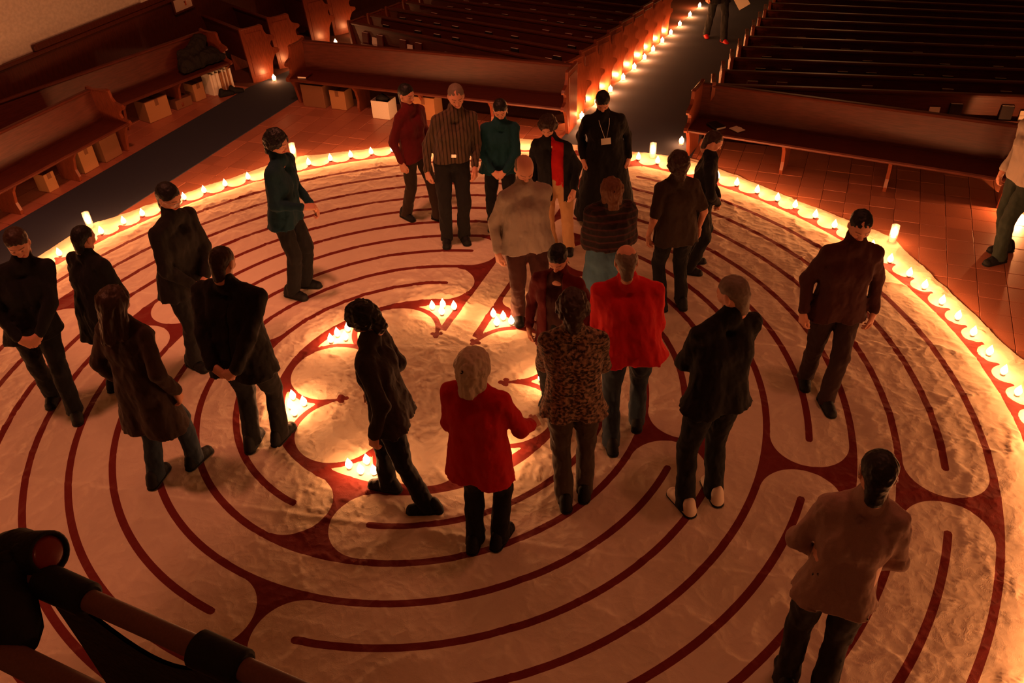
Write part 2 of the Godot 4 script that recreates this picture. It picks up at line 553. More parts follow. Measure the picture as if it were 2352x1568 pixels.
func build_canvas() -> void:
	wrinkle.seed = 4; wrinkle.frequency = 0.62; wrinkle.fractal_octaves = 2; wrinkle.noise_type = FastNoiseLite.TYPE_SIMPLEX_SMOOTH
	wrinkle.domain_warp_enabled = true; wrinkle.domain_warp_amplitude = 0.5; wrinkle.domain_warp_frequency = 0.7
	wrinkle2.seed = 14; wrinkle2.frequency = 2.6; wrinkle2.fractal_octaves = 2
	wrinkle2.domain_warp_enabled = true; wrinkle2.domain_warp_amplitude = 0.2; wrinkle2.domain_warp_frequency = 2.0
	wrinkle3.seed = 24; wrinkle3.frequency = 1.3; wrinkle3.fractal_octaves = 3
	var cell := 0.0215
	var half := 5.48
	var n := int(2.0 * half / cell) + 1
	var ys := PackedFloat32Array(); ys.resize(n * n)
	var ds := PackedFloat32Array(); ds.resize(n * n)
	var es := PackedFloat32Array(); es.resize(n * n)
	var corners := []
	for k in 12:
		var t := deg_to_rad(22.3 - 15.0 + 30.0 * k)
		corners.append(Vector2(cos(t), -sin(t)))
	for j in n:
		var z := -half + j * cell
		for i in n:
			var x := -half + i * cell
			var e := -9.0
			for c in corners: e = maxf(e, x * c.x + z * c.y - 5.23)
			if e > -0.05: e += 0.022 * wrinkle2.get_noise_2d(x * 0.6, z * 0.6)
			es[j * n + i] = e
			if e < 0.1:
				ys[j * n + i] = canvas_height(x, z) if e < 0.05 else 0.006
				ds[j * n + i] = painted(x, z)
	# two surfaces on one relief: bare cloth and paint
	var accs := [Acc.new(), Acc.new()]
	var ids := [PackedInt32Array(), PackedInt32Array()]
	for s in 2:
		ids[s].resize(n * n); ids[s].fill(-1)
	for j in range(1, n - 2):
		for i in range(1, n - 2):
			var q := [j * n + i, j * n + i + 1, (j + 1) * n + i + 1, (j + 1) * n + i]
			if es[q[0]] > 0.0 and es[q[1]] > 0.0 and es[q[2]] > 0.0 and es[q[3]] > 0.0: continue
			var cutting := es[q[0]] > 0.0 or es[q[1]] > 0.0 or es[q[2]] > 0.0 or es[q[3]] > 0.0
			var neg := 0
			for k in 4: neg += int(ds[q[k]] < 0.0)
			if not cutting and (neg == 0 or neg == 4):
				var s := 0 if neg == 4 else 1
				var a: Acc = accs[s]
				var c4 := PackedInt32Array()
				for k in 4:
					var g: int = q[k]
					if ids[s][g] < 0:
						ids[s][g] = a.v.size()
						a.v.append(Vector3(-half + (g % n) * cell, ys[g], -half + (g / n) * cell))
						a.n.append(Vector3(ys[g - 1] - ys[g + 1], 2.0 * cell, ys[g - n] - ys[g + n]).normalized())
						a.c.append(Color.WHITE)
					c4.append(ids[s][g])
				a.i.append_array([c4[0], c4[1], c4[2], c4[0], c4[2], c4[3]])
				continue
			for t in [[0, 1, 2], [0, 2, 3]]:
				for s in 2:
					var poly := []
					for k in t:
						var g: int = q[k]
						var dd: float = ds[g] if s == 0 else -ds[g]
						poly.append([Vector3(-half + (g % n) * cell, ys[g], -half + (g / n) * cell), Vector3(ys[g - 1] - ys[g + 1], 2.0 * cell, ys[g - n] - ys[g + n]).normalized(), dd, es[g]])
					poly = clip(poly, 2)
					if cutting: poly = clip(poly, 3)
					if poly.size() < 3: continue
					var a: Acc = accs[s]
					var b := a.v.size()
					for p in poly:
						a.v.append(p[0]); a.n.append(p[1]); a.c.append(Color.WHITE)
					for k in range(1, poly.size() - 1): a.i.append_array([b, b + k, b + k + 1])
	var root := thing("labyrinth_canvas")
	tag(root, "large cream canvas floor cloth painted with a dark red labyrinth, spread across the tiled floor", "floor cloth")
	put("cloth", accs[0].mesh(), M.canvas, root)
	put("painted_labyrinth", accs[1].mesh(), M.paint, root)

func clip(poly: Array, at: int) -> Array:
	var out := []
	for k in poly.size():
		var a = poly[k]
		var b = poly[(k + 1) % poly.size()]
		if a[at] <= 0.0: out.append(a)
		if (a[at] < 0.0 and b[at] > 0.0) or (a[at] > 0.0 and b[at] < 0.0):
			var t: float = a[at] / (a[at] - b[at])
			out.append([a[0].lerp(b[0], t), a[1].lerp(b[1], t), lerpf(a[2], b[2], t), lerpf(a[3], b[3], t)])
	return out

# ------------------------------------------------------------------ floor, walls, ceiling
func wall_box(called: String, s0: float, s1: float, v0: float, v1: float, y0: float, y1: float, m: Material, ch := 0.0) -> MeshInstance3D:
	var a := Acc.new()
	a.box(Vector3(v0, y0, -s1), Vector3(v1, y1, -s0), ch)
	return struct(called, a.mesh(), m, Transform3D(Basis(Vector3(N2.x, 0, N2.y), Vector3.UP, Vector3(-E2.x, 0, -E2.y)), Vector3.ZERO))

func sloped(v0: float, v1: float, s0: float, s1: float, y: float, th: float, slope: bool) -> Acc:
	# a slab that falls with the nave floor
	var a := Acc.new()
	var d0 := -SLOPE * (s0 - S0) if slope else 0.0
	var d1 := -SLOPE * (s1 - S0) if slope else 0.0
	var p := [ss(s0, v0, y + d0), ss(s0, v1, y + d0), ss(s1, v1, y + d1), ss(s1, v0, y + d1)]
	var dn := Vector3(0, -th, 0)
	a.quad(p[0], p[1], p[2], p[3], Vector3.UP)
	a.quad(p[0] + dn, p[1] + dn, p[2] + dn, p[3] + dn, Vector3.DOWN)
	for k in 4:
		var o: Vector3 = (p[k] + p[(k + 1) % 4]) * 0.5 - (p[0] + p[2]) * 0.5
		a.quad(p[k], p[(k + 1) % 4], p[(k + 1) % 4] + dn, p[k] + dn, Vector3(o.x, 0, o.z).normalized())
	return a

func build_shell() -> void:
	var base := Acc.new()
	base.add(sloped(-9.0, 9.5, -9.0, S0, -0.012, 0.3, false))
	base.add(sloped(-9.0, 9.5, S0, 19.5, -0.012, 0.3, true))
	var fl := struct("floor", base.mesh(), M.grout)
	# square clay pavers: a mesh each where they show largest, the rest joined
	var step := 0.27
	var proto := []
	for k in 4:
		var a := Acc.new()
		a.box(Vector3(-0.133, -0.03, -0.133), Vector3(0.133, 0.0, 0.133), 0.003)
		proto.append(a)
	var mesh0: ArrayMesh = proto[0].mesh()
	var rest := [Acc.new(), Acc.new(), Acc.new(), Acc.new()]
	var rng := RandomNumberGenerator.new()
	rng.seed = 12
	var shown := 0
	var bas := Basis(Vector3(N2.x, 0, N2.y), Vector3.UP, Vector3(-E2.x, 0, -E2.y))
	for sa in range(-33, 22):
		for va in range(-33, 35):
			var s := (sa + 0.5) * step
			var v := (va + 0.5) * step
			var p := ss(s, v)
			var kind := rng.randi() % 4
			var tilt := rng.randf_range(-0.0025, 0.0025)
			var r := sqrt(p.x * p.x + p.z * p.z)
			if r < 4.85: continue
			if v > -0.40 and v < 1.13 and s > 4.7: continue
			if v < -5.24 and v > -6.04: continue
			var xf := Transform3D(bas * Basis(Vector3.RIGHT, tilt), Vector3(p.x, -0.002 + rng.randf_range(-0.002, 0.001), p.z))
			# what the camera can see
			var right := p.x > 3.2 and p.z < -0.2 and p.z > -4.6 and p.x < 6.6
			var left := p.x < -0.3 and p.x > -4.9 and p.z < -3.2 and p.z > -7.6 and v > -7.3
			if (right or left) and shown < 296 and r > 4.95:
				shown += 1
				put("paver", mesh0, M.tile[kind], fl, xf)
			else:
				rest[kind].add(proto[0], xf)
	for k in 4:
		var o := put("paver_field", rest[k].mesh(), M.tile[k], fl)
		o.set_meta("kind", "stuff")
	# carpets
	var c := Acc.new()
	c.add(sloped(-0.55, 1.28, 4.5, S0, 0.006, 0.016, false))
	c.add(sloped(-0.55, 1.28, S0, 18.5, 0.006, 0.016, true))
	var o1 := put("carpet_runner", c.mesh(), M.carpet)
	tag(o1, "grey-blue carpet runner down the wide centre aisle between the pew blocks", "carpet")
	var c2 := Acc.new()
	c2.add(sloped(-6.2, -5.08, -7.0, S0, 0.006, 0.016, false))
	c2.add(sloped(-6.2, -5.08, S0, 18.5, 0.006, 0.016, true))
	var o2 := put("carpet_runner", c2.mesh(), M.carpet_side)
	tag(o2, "dark blue-grey carpet runner down the side aisle in front of the left wall pews", "carpet")
	# walls, ceiling
	wall_box("wall_left", -9.2, 19.5, -8.3, -7.86, -1.6, 9.0, M.plaster)
	wall_box("wall_right", -9.2, 19.5, 9.2, 9.6, -1.6, 9.0, M.plaster)
	wall_box("wall_far", 19.0, 19.4, -8.3, 9.6, -1.6, 9.0, M.plaster)
	wall_box("wall_near", -9.4, -9.0, -8.3, 9.6, -0.4, 9.0, M.plaster)
	wall_box("ceiling", -9.4, 19.5, -8.3, 9.6, 9.0, 9.3, M.ceiling)
	# wooden wainscot on the left wall, with its cap and a shallow pilaster above
	wall_box("trim_1", -9.0, 19.0, -7.86, -7.82, -1.3, 1.14, M.wood_dark)
	wall_box("trim_2", -9.0, 19.0, -7.86, -7.77, 1.14, 1.20, M.wood_dark, 0.012)
	wall_box("trim_3", 3.55, 19.0, -7.86, -7.79, 1.20, 1.29, M.wood_dark, 0.012)
	wall_box("trim_4", 2.55, 3.0, -7.88, -7.83, 1.2, 9.0, M.plaster)
	wall_box("trim_5", 5.75, 6.1, -7.88, -7.81, 1.29, 9.0, M.plaster)
	# balcony the picture is taken from, below and behind the frame
	var b := Acc.new()
	b.box(Vector3(-6, 3.0, 5.45), Vector3(8, 3.3, 7.2), 0.02)
	struct("trim_6", b.mesh(), M.plaster)

# ------------------------------------------------------------------ pews
func pew_frame(a: Vector3, b: Vector3, toward: Vector3) -> Transform3D:
	# local x along the pew, z the way it faces
	var x := (b - a).normalized()
	var z := x.cross(Vector3.UP).normalized()
	if z.dot(toward) < 0.0:
		x = -x; z = -z
	return Transform3D(Basis(x, z.cross(x), z), (a + b) * 0.5)

func pew(label: String, group: String, a: Vector3, b: Vector3, toward: Vector3, rack := false, posts := 1.25) -> Node3D:
	var len := a.distance_to(b)
	var xf := pew_frame(a, b, toward)
	var root := thing("pew")
	root.transform = xf
	tag(root, label, "pew", group)
	var h := len * 0.5 - 0.022
	var seat := Acc.new()
	seat.prism(PackedVector2Array([Vector2(-0.20, 0.400), Vector2(0.235, 0.400), Vector2(0.252, 0.412), Vector2(0.255, 0.432), Vector2(0.24, 0.446), Vector2(-0.20, 0.436)]), -h, h)
	put("seat", seat.mesh(), M.wood, root)
	var back := Acc.new()
	back.prism(PackedVector2Array([Vector2(-0.215, 0.30), Vector2(-0.188, 0.30), Vector2(-0.258, 0.838), Vector2(-0.285, 0.838)]), -h, h)
	put("backrest", back.mesh(), M.wood, root)
	var cap := Acc.new()
	cap.prism(PackedVector2Array([Vector2(-0.305, 0.838), Vector2(-0.238, 0.838), Vector2(-0.230, 0.852), Vector2(-0.236, 0.868), Vector2(-0.25, 0.876), Vector2(-0.295, 0.876), Vector2(-0.31, 0.862)]), -h, h)
	put("top_rail", cap.mesh(), M.wood, root)
	var prof := PackedVector2Array([Vector2(-0.30, 0.0), Vector2(0.06, 0.0), Vector2(0.085, 0.10), Vector2(0.12, 0.27), Vector2(0.185, 0.375), Vector2(0.272, 0.405), Vector2(0.285, 0.435), Vector2(0.265, 0.465), Vector2(0.165, 0.495), Vector2(0.145, 0.555), Vector2(0.165, 0.60), Vector2(0.235, 0.625), Vector2(0.25, 0.655), Vector2(0.225, 0.685), Vector2(0.12, 0.72), Vector2(0.085, 0.78), Vector2(0.075, 0.875), Vector2(0.04, 0.895), Vector2(-0.05, 0.885), Vector2(-0.14, 0.87), Vector2(-0.24, 0.885), Vector2(-0.315, 0.905), Vector2(-0.33, 0.88), Vector2(-0.315, 0.40)])
	for s in [-1.0, 1.0]:
		var e := Acc.new()
		e.prism(prof, s * len * 0.5 - 0.022, s * len * 0.5 + 0.022)
		var panel := put("end_panel", e.mesh(), M.wood_end, root)
		# moulded lip round the top and a raised field on the outer face
		e = Acc.new()
		e.box(Vector3(s * len * 0.5 - 0.03, 0.868, -0.31), Vector3(s * len * 0.5 + 0.03, 0.884, 0.07), 0.006)
		e.box(Vector3(s * len * 0.5 + s * 0.022 - 0.006, 0.10, -0.25), Vector3(s * len * 0.5 + s * 0.022 + 0.006, 0.80, 0.04), 0.005)
		put("moulding", e.mesh(), M.wood_end, panel)
	var n := int(len / posts)
	for k in range(1, n + 1):
		var x := -len * 0.5 + len * k / (n + 1)
		var e := Acc.new()
		e.prism(PackedVector2Array([Vector2(-0.2, 0.0), Vector2(0.13, 0.0), Vector2(0.145, 0.06), Vector2(0.12, 0.16), Vector2(0.16, 0.32), Vector2(0.225, 0.40), Vector2(-0.2, 0.40)]), x - 0.02, x + 0.02)
		put("seat_support", e.mesh(), M.wood_end, root)
	if rack:
		var r := Acc.new()
		var w := h - 0.25
		r.box(Vector3(-w, 0.515, -0.345), Vector3(w, 0.530, -0.245), 0.004)
		r.box(Vector3(-w, 0.530, -0.345), Vector3(w, 0.575, -0.335), 0.003)
		put("book_rack", r.mesh(), M.wood, root)
	return root

func rack_row(pw: Node3D, len: float, row: String, block: String, book: Node3D, slip: Node3D, sd: int, count: int, end_word: String, from_sign: float) -> void:
	# hymnals and white offering cards standing in the rack behind a pew
	var rng := RandomNumberGenerator.new()
	rng.seed = sd
	for k in count:
		var x := (-len * 0.5 + 0.62 + (len - 1.2) * k / maxf(1.0, count - 1.0)) * from_sign
		var tilt := rng.randf_range(-0.06, 0.02)
		var t := Transform3D(Basis(Vector3.RIGHT, 0.10 + tilt), Vector3(x, 0.531, -0.302))
		var o := dup(slip, "offering_card", pw.transform * t, "white card in the rack behind %s %s pew, %s from %s" % [row, block, ORD[k], end_word], "cards in the book racks")
		for e in [-1, 1]:
			if rng.randf() < 0.35: continue
			var t2 := Transform3D(Basis(Vector3.RIGHT, 0.08), Vector3(x + e * rng.randf_range(0.13, 0.24), 0.531, -0.308))
			dup(book, "hymnal", pw.transform * t2, "dark hymnal behind %s %s pew, %s of the %s card from %s" % [row, block, ("left" if e * from_sign > 0 else "right"), ORD[k], end_word], "hymnals in the book racks")

func build_pews() -> void:
	var V := Vector3.ZERO
	var cam := Vector3(0.8, 0, 5.6)
	# the two front pews that face the labyrinth
	pew("long front pew facing the labyrinth left of the aisle, boxes under its seat", "", Vector3(-2.30, 0, -7.13), Vector3(1.76, 0, -5.37), Vector3(0, 0, 1))
	pew("long front pew facing the labyrinth right of the candlelit aisle, bare beneath its seat", "", Vector3(3.28, 0, -4.45), Vector3(6.47, 0, -2.64), Vector3(0, 0, 1), false, 1.5)
	# side pews along the left wall
	pew("wall-side front pew beside the blue carpet, nearest the left edge, its polished seat shining", "", ss(-1.6, -6.42), ss(3.28, -6.42), Vector3(N2.x, 0, N2.y), false, 1.15)
	var db := Vector3(0.582, 0, -0.813)
	pew("second wall-side pew against the wainscot, a dark coat heaped on its far end", "", Vector3(-3.72, 0, -8.0) - db * 3.95, Vector3(-3.72, 0, -8.0), Vector3(0.8, 0, 0.58))
	var e4 := [Vector3(-3.10, 0, -8.42), Vector3(-2.85, 0, -9.32), Vector3(-2.56, 0, -11.05), Vector3(-2.28, 0, -11.95)]
	for k in 4:
		var p: Vector3 = e4[k]
		var q := p + Vector3(-0.61, 0, -0.79) * (2.3 if k > 0 else 2.0)
		p.y = ground(p); q.y = ground(q)
		pew("short pew of far left corner, end panel candlelit, %s from the labyrinth" % ORD[k], "pews of the far left corner block", p, q, Vector3(0.79, 0, -0.61))
	# hymnal and card, copied along every rack
	var bk := Acc.new()
	bk.box(Vector3(-0.075, 0, -0.016), Vector3(0.075, 0.215, 0.016), 0.006)
	var book := put("hymnal", bk.mesh(), M.book[0])
	var pg := Acc.new()
	pg.box(Vector3(-0.068, 0.2145, -0.012), Vector3(0.068, 0.2165, 0.012))
	put("pages", pg.mesh(), M.paper, book)
	var sl := Acc.new()
	sl.box(Vector3(-0.062, 0, -0.004), Vector3(0.062, 0.16, 0.004), 0.001)
	sl.box(Vector3(-0.062, 0.05, -0.010), Vector3(0.062, 0.10, -0.004), 0.001)
	var slip := put("offering_card", sl.mesh(), M.paper)
	var red := put("hymnal", bk.mesh(), M.book[1])
	put("pages", pg.mesh(), M.paper, red)
	# left block: rows facing away, their book racks towards us
	for k in 9:
		var a := ss(7.42 + 0.645 * k, -5.0)
		var b := ss(6.02 + 0.71 * k, -0.66)
		a.y = ground(a); b.y = ground(b)
		var dirn := (b - a).normalized()
		var nrm := Vector3(dirn.z, 0, -dirn.x).normalized()
		a += nrm * 0.27; b += nrm * 0.27
		a.y = ground(a); b.y = ground(b)
		var pw := pew("%s pew left of the candlelit aisle counted from the labyrinth, back turned to us" % ORD[k], "pews left of the aisle", a, b, nrm, true)
		rack_row(pw, a.distance_to(b), ORD[k], "left-block", red if k % 3 == 0 else book, slip, 40 + k, 5, "the aisle", 1.0)
	for k in 11:
		var a := ss(5.66 + 0.72 * k, 1.40)
		var rise := lerpf(0.205, 0.08, k / 9.0)
		var b := ss(5.66 + 0.72 * k + rise * 7.4, 8.7)
		a.y = ground(a); b.y = ground(b)
		var dirn := (b - a).normalized()
		var nrm := Vector3(dirn.z, 0, -dirn.x).normalized()
		a += nrm * 0.27; b += nrm * 0.27
		a.y = ground(a); b.y = ground(b)
		var pw := pew("%s pew right of the candlelit aisle counted from the labyrinth, back turned to us" % ORD[k], "pews right of the aisle", a, b, nrm, true)
		rack_row(pw, a.distance_to(b), ORD[k], "right-block", red if k % 4 == 1 else book, slip, 70 + k, 7, "the aisle", -1.0)
	# the three originals go to places of their own
	book.transform = Transform3D(Basis(Vector3.UP, 0.4) * Basis(Vector3.RIGHT, PI / 2), Vector3(3.50, 0.462, -4.36))
	tag(book, "dark hymnal lying flat on the aisle end of the right front pew seat", "hymnal")
	red.transform = Transform3D(Basis(Vector3.UP, -0.3) * Basis(Vector3.RIGHT, PI / 2), Vector3(-2.12, 0.462, -7.08))
	tag(red, "dark red hymnal lying flat on the left end of the left front pew seat", "hymnal")
	slip.transform = Transform3D(Basis(Vector3.UP, 0.5) * Basis(Vector3.RIGHT, PI / 2), Vector3(3.74, 0.455, -4.20))
	tag(slip, "white card lying flat beside the hymnal on the right front pew seat", "card")

# ------------------------------------------------------------------ candles
func teardrop(r: float, h: float) -> Acc:
	var a := Acc.new()
	var pr := []
	for k in 11:
		var t := k / 10.0
		pr.append(Vector2(r * sin(PI * pow(t, 0.62)) * (1.0 - 0.30 * t) + 0.0004, h * t))
	a.lathe(pr, 12)
	return a

func lamp(parent: Node3D, at: Vector3, energy: float, size: float) -> void:
	var l := OmniLight3D.new()
	l.name = "flame_light"
	l.light_color = Color(1.0, 0.60, 0.34)
	l.light_energy = energy
	l.light_size = size
	l.omni_range = 30.0
	l.omni_attenuation = 2.0
	l.shadow_enabled = true
	parent.add_child(l, true)
	l.position = at

func tealight_proto() -> Node3D:
	# aluminium cup, wax, teardrop flame
	var t := thing("tealight_candle")
	var cup := Acc.new()
	cup.lathe([Vector2(0.0, 0.0), Vector2(0.020, 0.0), Vector2(0.021, 0.016), Vector2(0.0195, 0.016), Vector2(0.0195, 0.012), Vector2(0.0, 0.012)], 14)
	put("cup", cup.mesh(), M.metal, t)
	put("flame", teardrop(0.032, 0.10).mesh(), M.flame, t, Transform3D(Basis(), Vector3(0, 0.0165, 0)))
	lamp(t, Vector3(0, 0.085, 0), RIM_E, 0.02)
	return t

func glass_proto(called: String, r: float, h: float, fr: float, fh: float, en: float) -> Node3D:
	# a candle in a clear glass cylinder
	var t := thing(called)
	var g := Acc.new()
	g.lathe([Vector2(0.0, 0.0), Vector2(r, 0.0), Vector2(r, h), Vector2(r - 0.004, h), Vector2(r - 0.004, 0.006), Vector2(0.0, 0.006)], 20)
	put("glass_holder", g.mesh(), M.glass, t)
	var wx := Acc.new()
	wx.lathe([Vector2(0.0, 0.007), Vector2(r - 0.012, 0.007), Vector2(r - 0.012, h * 0.30), Vector2(r - 0.02, h * 0.32), Vector2(0.0, h * 0.31)], 16)
	put("wax", wx.mesh(), M.wax, t)
	put("flame", teardrop(fr, fh).mesh(), M.flame, t, Transform3D(Basis(), Vector3(0, h * 0.33, 0)))
	lamp(t, Vector3(0, h * 0.33 + fh * 0.5, 0), en, 0.02)
	return t

const RIM_E := 0.15
const ROSE_E := 0.07
const AISLE_E := 0.9
const TALL_E := 0.12

func build_candles() -> void:
	var rim := tealight_proto()
	var first := true
	var right := [59.09, 56.04, 52.7, 49.7, 46.49, 43.38, 40.08, 36.81, 33.96, 30.64, 27.47, 24.3, 21.2, 18.05, 14.74, 12.03, 8.86, 5.9, 2.95, -0.34, -3.38, -6.56, -9.8, -13.0, -16.2, -19.4, -22.6, -25.8, -29.0, -32.2, -35.4, -38.6, -41.8, -45.0, -48.2]
	var left := [97.93, 101.24, 104.43, 107.57, 110.93, 113.9, 117.1, 120.23, 123.75, 126.94, 129.99, 133.2, 136.29, 139.1, 142.46, 145.6, 148.79, 152.0, 155.2, 158.4, 161.6, 164.8, 168.0, 171.2, 174.4, 177.6, 180.8, 184.0, 187.2, 190.4, 193.6, 196.8, 200.0, 203.2, 206.4, 209.6]
	var far := [94.7, 91.5, 88.3, 85.1, 81.9, 78.7, 75.5, 72.3]
	for side in 3:
		var list: Array = [right, left, far][side]
		for k in list.size():
			var t := deg_to_rad(list[k])
			var p := Vector3(5.03 * cos(t), 0, -5.03 * sin(t))
			p.y = canvas_height(p.x, p.z) + 0.001
			var lab: String = ["lit teardrop candle on the right canvas rim, %s clockwise from the aisle", "lit teardrop candle on the left canvas rim, %s leftwards from the red shirted walker", "lit teardrop candle on the canvas rim behind the standing group, %s from the left"][side] % (ORD[k] if k < 30 else ORD[k - 30].insert(0, "thirty-") if k > 30 else "thirty-first")
			var xf := Transform3D(Basis(Vector3.UP, k * 1.3), p)
			if first:
				rim.transform = xf
				tag(rim, lab, "candle", "candles round the canvas rim")
				first = false
			else:
				dup(rim, "tealight_candle", xf, lab, "candles round the canvas rim")
	# clusters in the bare triangles of the rosette
	var rr := RandomNumberGenerator.new()
	rr.seed = 5
	var names := ["left of the rosette mouth", "far left of the rosette", "left of the rosette", "near left of the rosette", "near right of the rosette behind the woman in red", "right of the rosette", "right of the rosette mouth"]
	var at := [83.0, 138.3, -167.8, -112.2, -58.0, -4.0, 50.4]
	for k in 7:
		for j in 4:
			var t := deg_to_rad(at[k] + [0.0, 5.5, -5.5, 0.3][j])
			var r: float = 1.085 + [-0.035, 0.055, 0.06, 0.075][j]
			var p := Vector3(r * cos(t), 0, -r * sin(t))
			p.y = canvas_height(p.x, p.z) + 0.001
			var o := dup(rim, "tealight_candle", Transform3D(Basis(Vector3.UP, j), p), "%s candle of the cluster %s" % [["innermost", "anticlockwise outer", "clockwise outer", "middle outer"][j], names[k]], "candle clusters inside the rosette")
			o.get_node("flame_light").light_energy = ROSE_E
	# tall glasses at corners of the cloth
	var tall := glass_proto("glass_candle", 0.043, 0.20, 0.034, 0.115, TALL_E)
	tall.position = Vector3(-4.20, 0.012, -3.26)
	tag(tall, "tall glass candle at the left canvas corner beside the blue carpet", "candle", "tall glass candles at the canvas corners")
	dup(tall, "glass_candle", Transform3D(Basis(), Vector3(-2.05, 0.012, -4.99)), "tall clear glass candle at the far left canvas corner behind the teal jacketed person", "tall glass candles at the canvas corners")
	dup(tall, "glass_candle", Transform3D(Basis(), Vector3(2.78, 0.012, -4.38)), "tall clear glass candle on the canvas at the mouth of the centre aisle", "tall glass candles at the canvas corners")
	dup(tall, "glass_candle", Transform3D(Basis(), Vector3(4.97, 0.012, -1.97)), "tall clear glass candle at the right canvas corner beside the brown shirted walker", "tall glass candles at the canvas corners")
	# votives along the aisle
	var vot := glass_proto("votive_candle", 0.034, 0.085, 0.036, 0.10, AISLE_E)
	vot.position = ss(6.15, -0.50, ground(ss(6.15, -0.5)) + 0.007)
	tag(vot, "lit glass votive on the carpet by left pew ends, first from the labyrinth", "candle", "votives along the aisle")
	var sl := [6.9, 7.64, 8.40, 9.13, 9.85, 10.5, 11.25, 12.0, 12.85, 13.9, 15.0]
	for k in sl.size():
		var p := ss(sl[k], -0.50)
		p.y = ground(p) + 0.007
		dup(vot, "votive_candle", Transform3D(Basis(), p), "lit glass votive on the carpet by left pew ends, %s from the labyrinth" % ORD[k + 1], "votives along the aisle")
	var spots := [
		[Vector3(1.95, 0.007, -5.34), "lit glass votive on the carpet against the aisle end of the left front pew"],
		[Vector3(3.23, 0.007, -4.74), "lit glass votive on the carpet against the aisle end of the right front pew"],
		[Vector3(6.66, 0.0, -2.47), "lit glass votive on the tiles at the far end of the right front pew"],
		[Vector3(-2.97, 0.0, -8.22), "lit glass votive at the foot of the nearest corner pew end"],
		[Vector3(-2.72, 0.0, -9.02), "lit glass votive behind the nearest corner pew end"],
		[Vector3(-2.33, 0.0, -10.80), "lit glass votive at the foot of the third corner pew end"],
		[Vector3(-2.02, 0.0, -11.75), "lit glass votive at the foot of the farthest corner pew end"]]
	for s in spots:
		var p: Vector3 = s[0]
		p.y = ground(p) + 0.008
		var vo := dup(vot, "votive_candle", Transform3D(Basis(), p), s[1], "votives at the pew ends")
		vo.get_node("flame_light").light_energy = 2.0 if p.x > 6.0 else 0.2
	# one glass that is not burning
	var g := Acc.new()
	g.lathe([Vector2(0.0, 0.0), Vector2(0.036, 0.0), Vector2(0.04, 0.11), Vector2(0.036, 0.11), Vector2(0.032, 0.006), Vector2(0.0, 0.006)], 20)
	var gp := ss(7.2, 1.0)
	gp.y = ground(gp) + 0.008
	var go := put("glass_holder", g.mesh(), M.glass, self, Transform3D(Basis(), gp))
	tag(go, "empty clear glass candle holder on the carpet behind the right front pew", "glass")

# ------------------------------------------------------------------ boxes, papers, coat, poster
func carton(at: Vector3, size: Vector3, turn: float, m: Material, label: String, open := false, called := "cardboard_box") -> void:
	var t := thing(called, at, turn)
	tag(t, label, "box", "boxes stored under the pews")
	var h := size * 0.5
	if open:
		var a := Acc.new()
		var w := 0.008
		a.box(Vector3(-h.x, 0, -h.z), Vector3(h.x, 0.01, h.z), 0.002)
		for s in [-1.0, 1.0]:
			a.box(Vector3(s * h.x - (w if s > 0 else 0.0), 0.01, -h.z), Vector3(s * h.x + (0.0 if s > 0 else w), size.y, h.z), 0.002)
			a.box(Vector3(-h.x + w, 0.01, s * h.z - (w if s > 0 else 0.0)), Vector3(h.x - w, size.y, s * h.z + (0.0 if s > 0 else w)), 0.002)
		put("body", a.mesh(), m, t)
		var b := Acc.new()
		b.tube([Vector3(-h.x * 0.6, size.y * 0.9, 0), Vector3(0, size.y * 1.05, 0.01), Vector3(h.x * 0.6, size.y * 0.92, 0)], [0.05, 0.07, 0.045], 10)
		put("dark_contents", b.mesh(), M.black, t)
	else:
		var a := Acc.new()
		a.box(Vector3(-h.x, 0, -h.z), Vector3(h.x, size.y, h.z), 0.004)
		put("body", a.mesh(), m, t)
		var f := Acc.new()
		f.box(Vector3(-h.x, size.y, -h.z), Vector3(-0.003, size.y + 0.004, h.z), 0.001)
		f.box(Vector3(0.003, size.y, -h.z), Vector3(h.x, size.y + 0.004, h.z), 0.001)
		put("lid_flap", f.mesh(), m, t)
		var tp := Acc.new()
		tp.box(Vector3(-0.03, size.y + 0.004, -h.z), Vector3(0.03, size.y + 0.0055, h.z))
		tp.box(Vector3(-0.03, size.y * 0.7, h.z), Vector3(0.03, size.y + 0.0055, h.z + 0.0015))
		put("tape", tp.mesh(), M.card_dark, t)

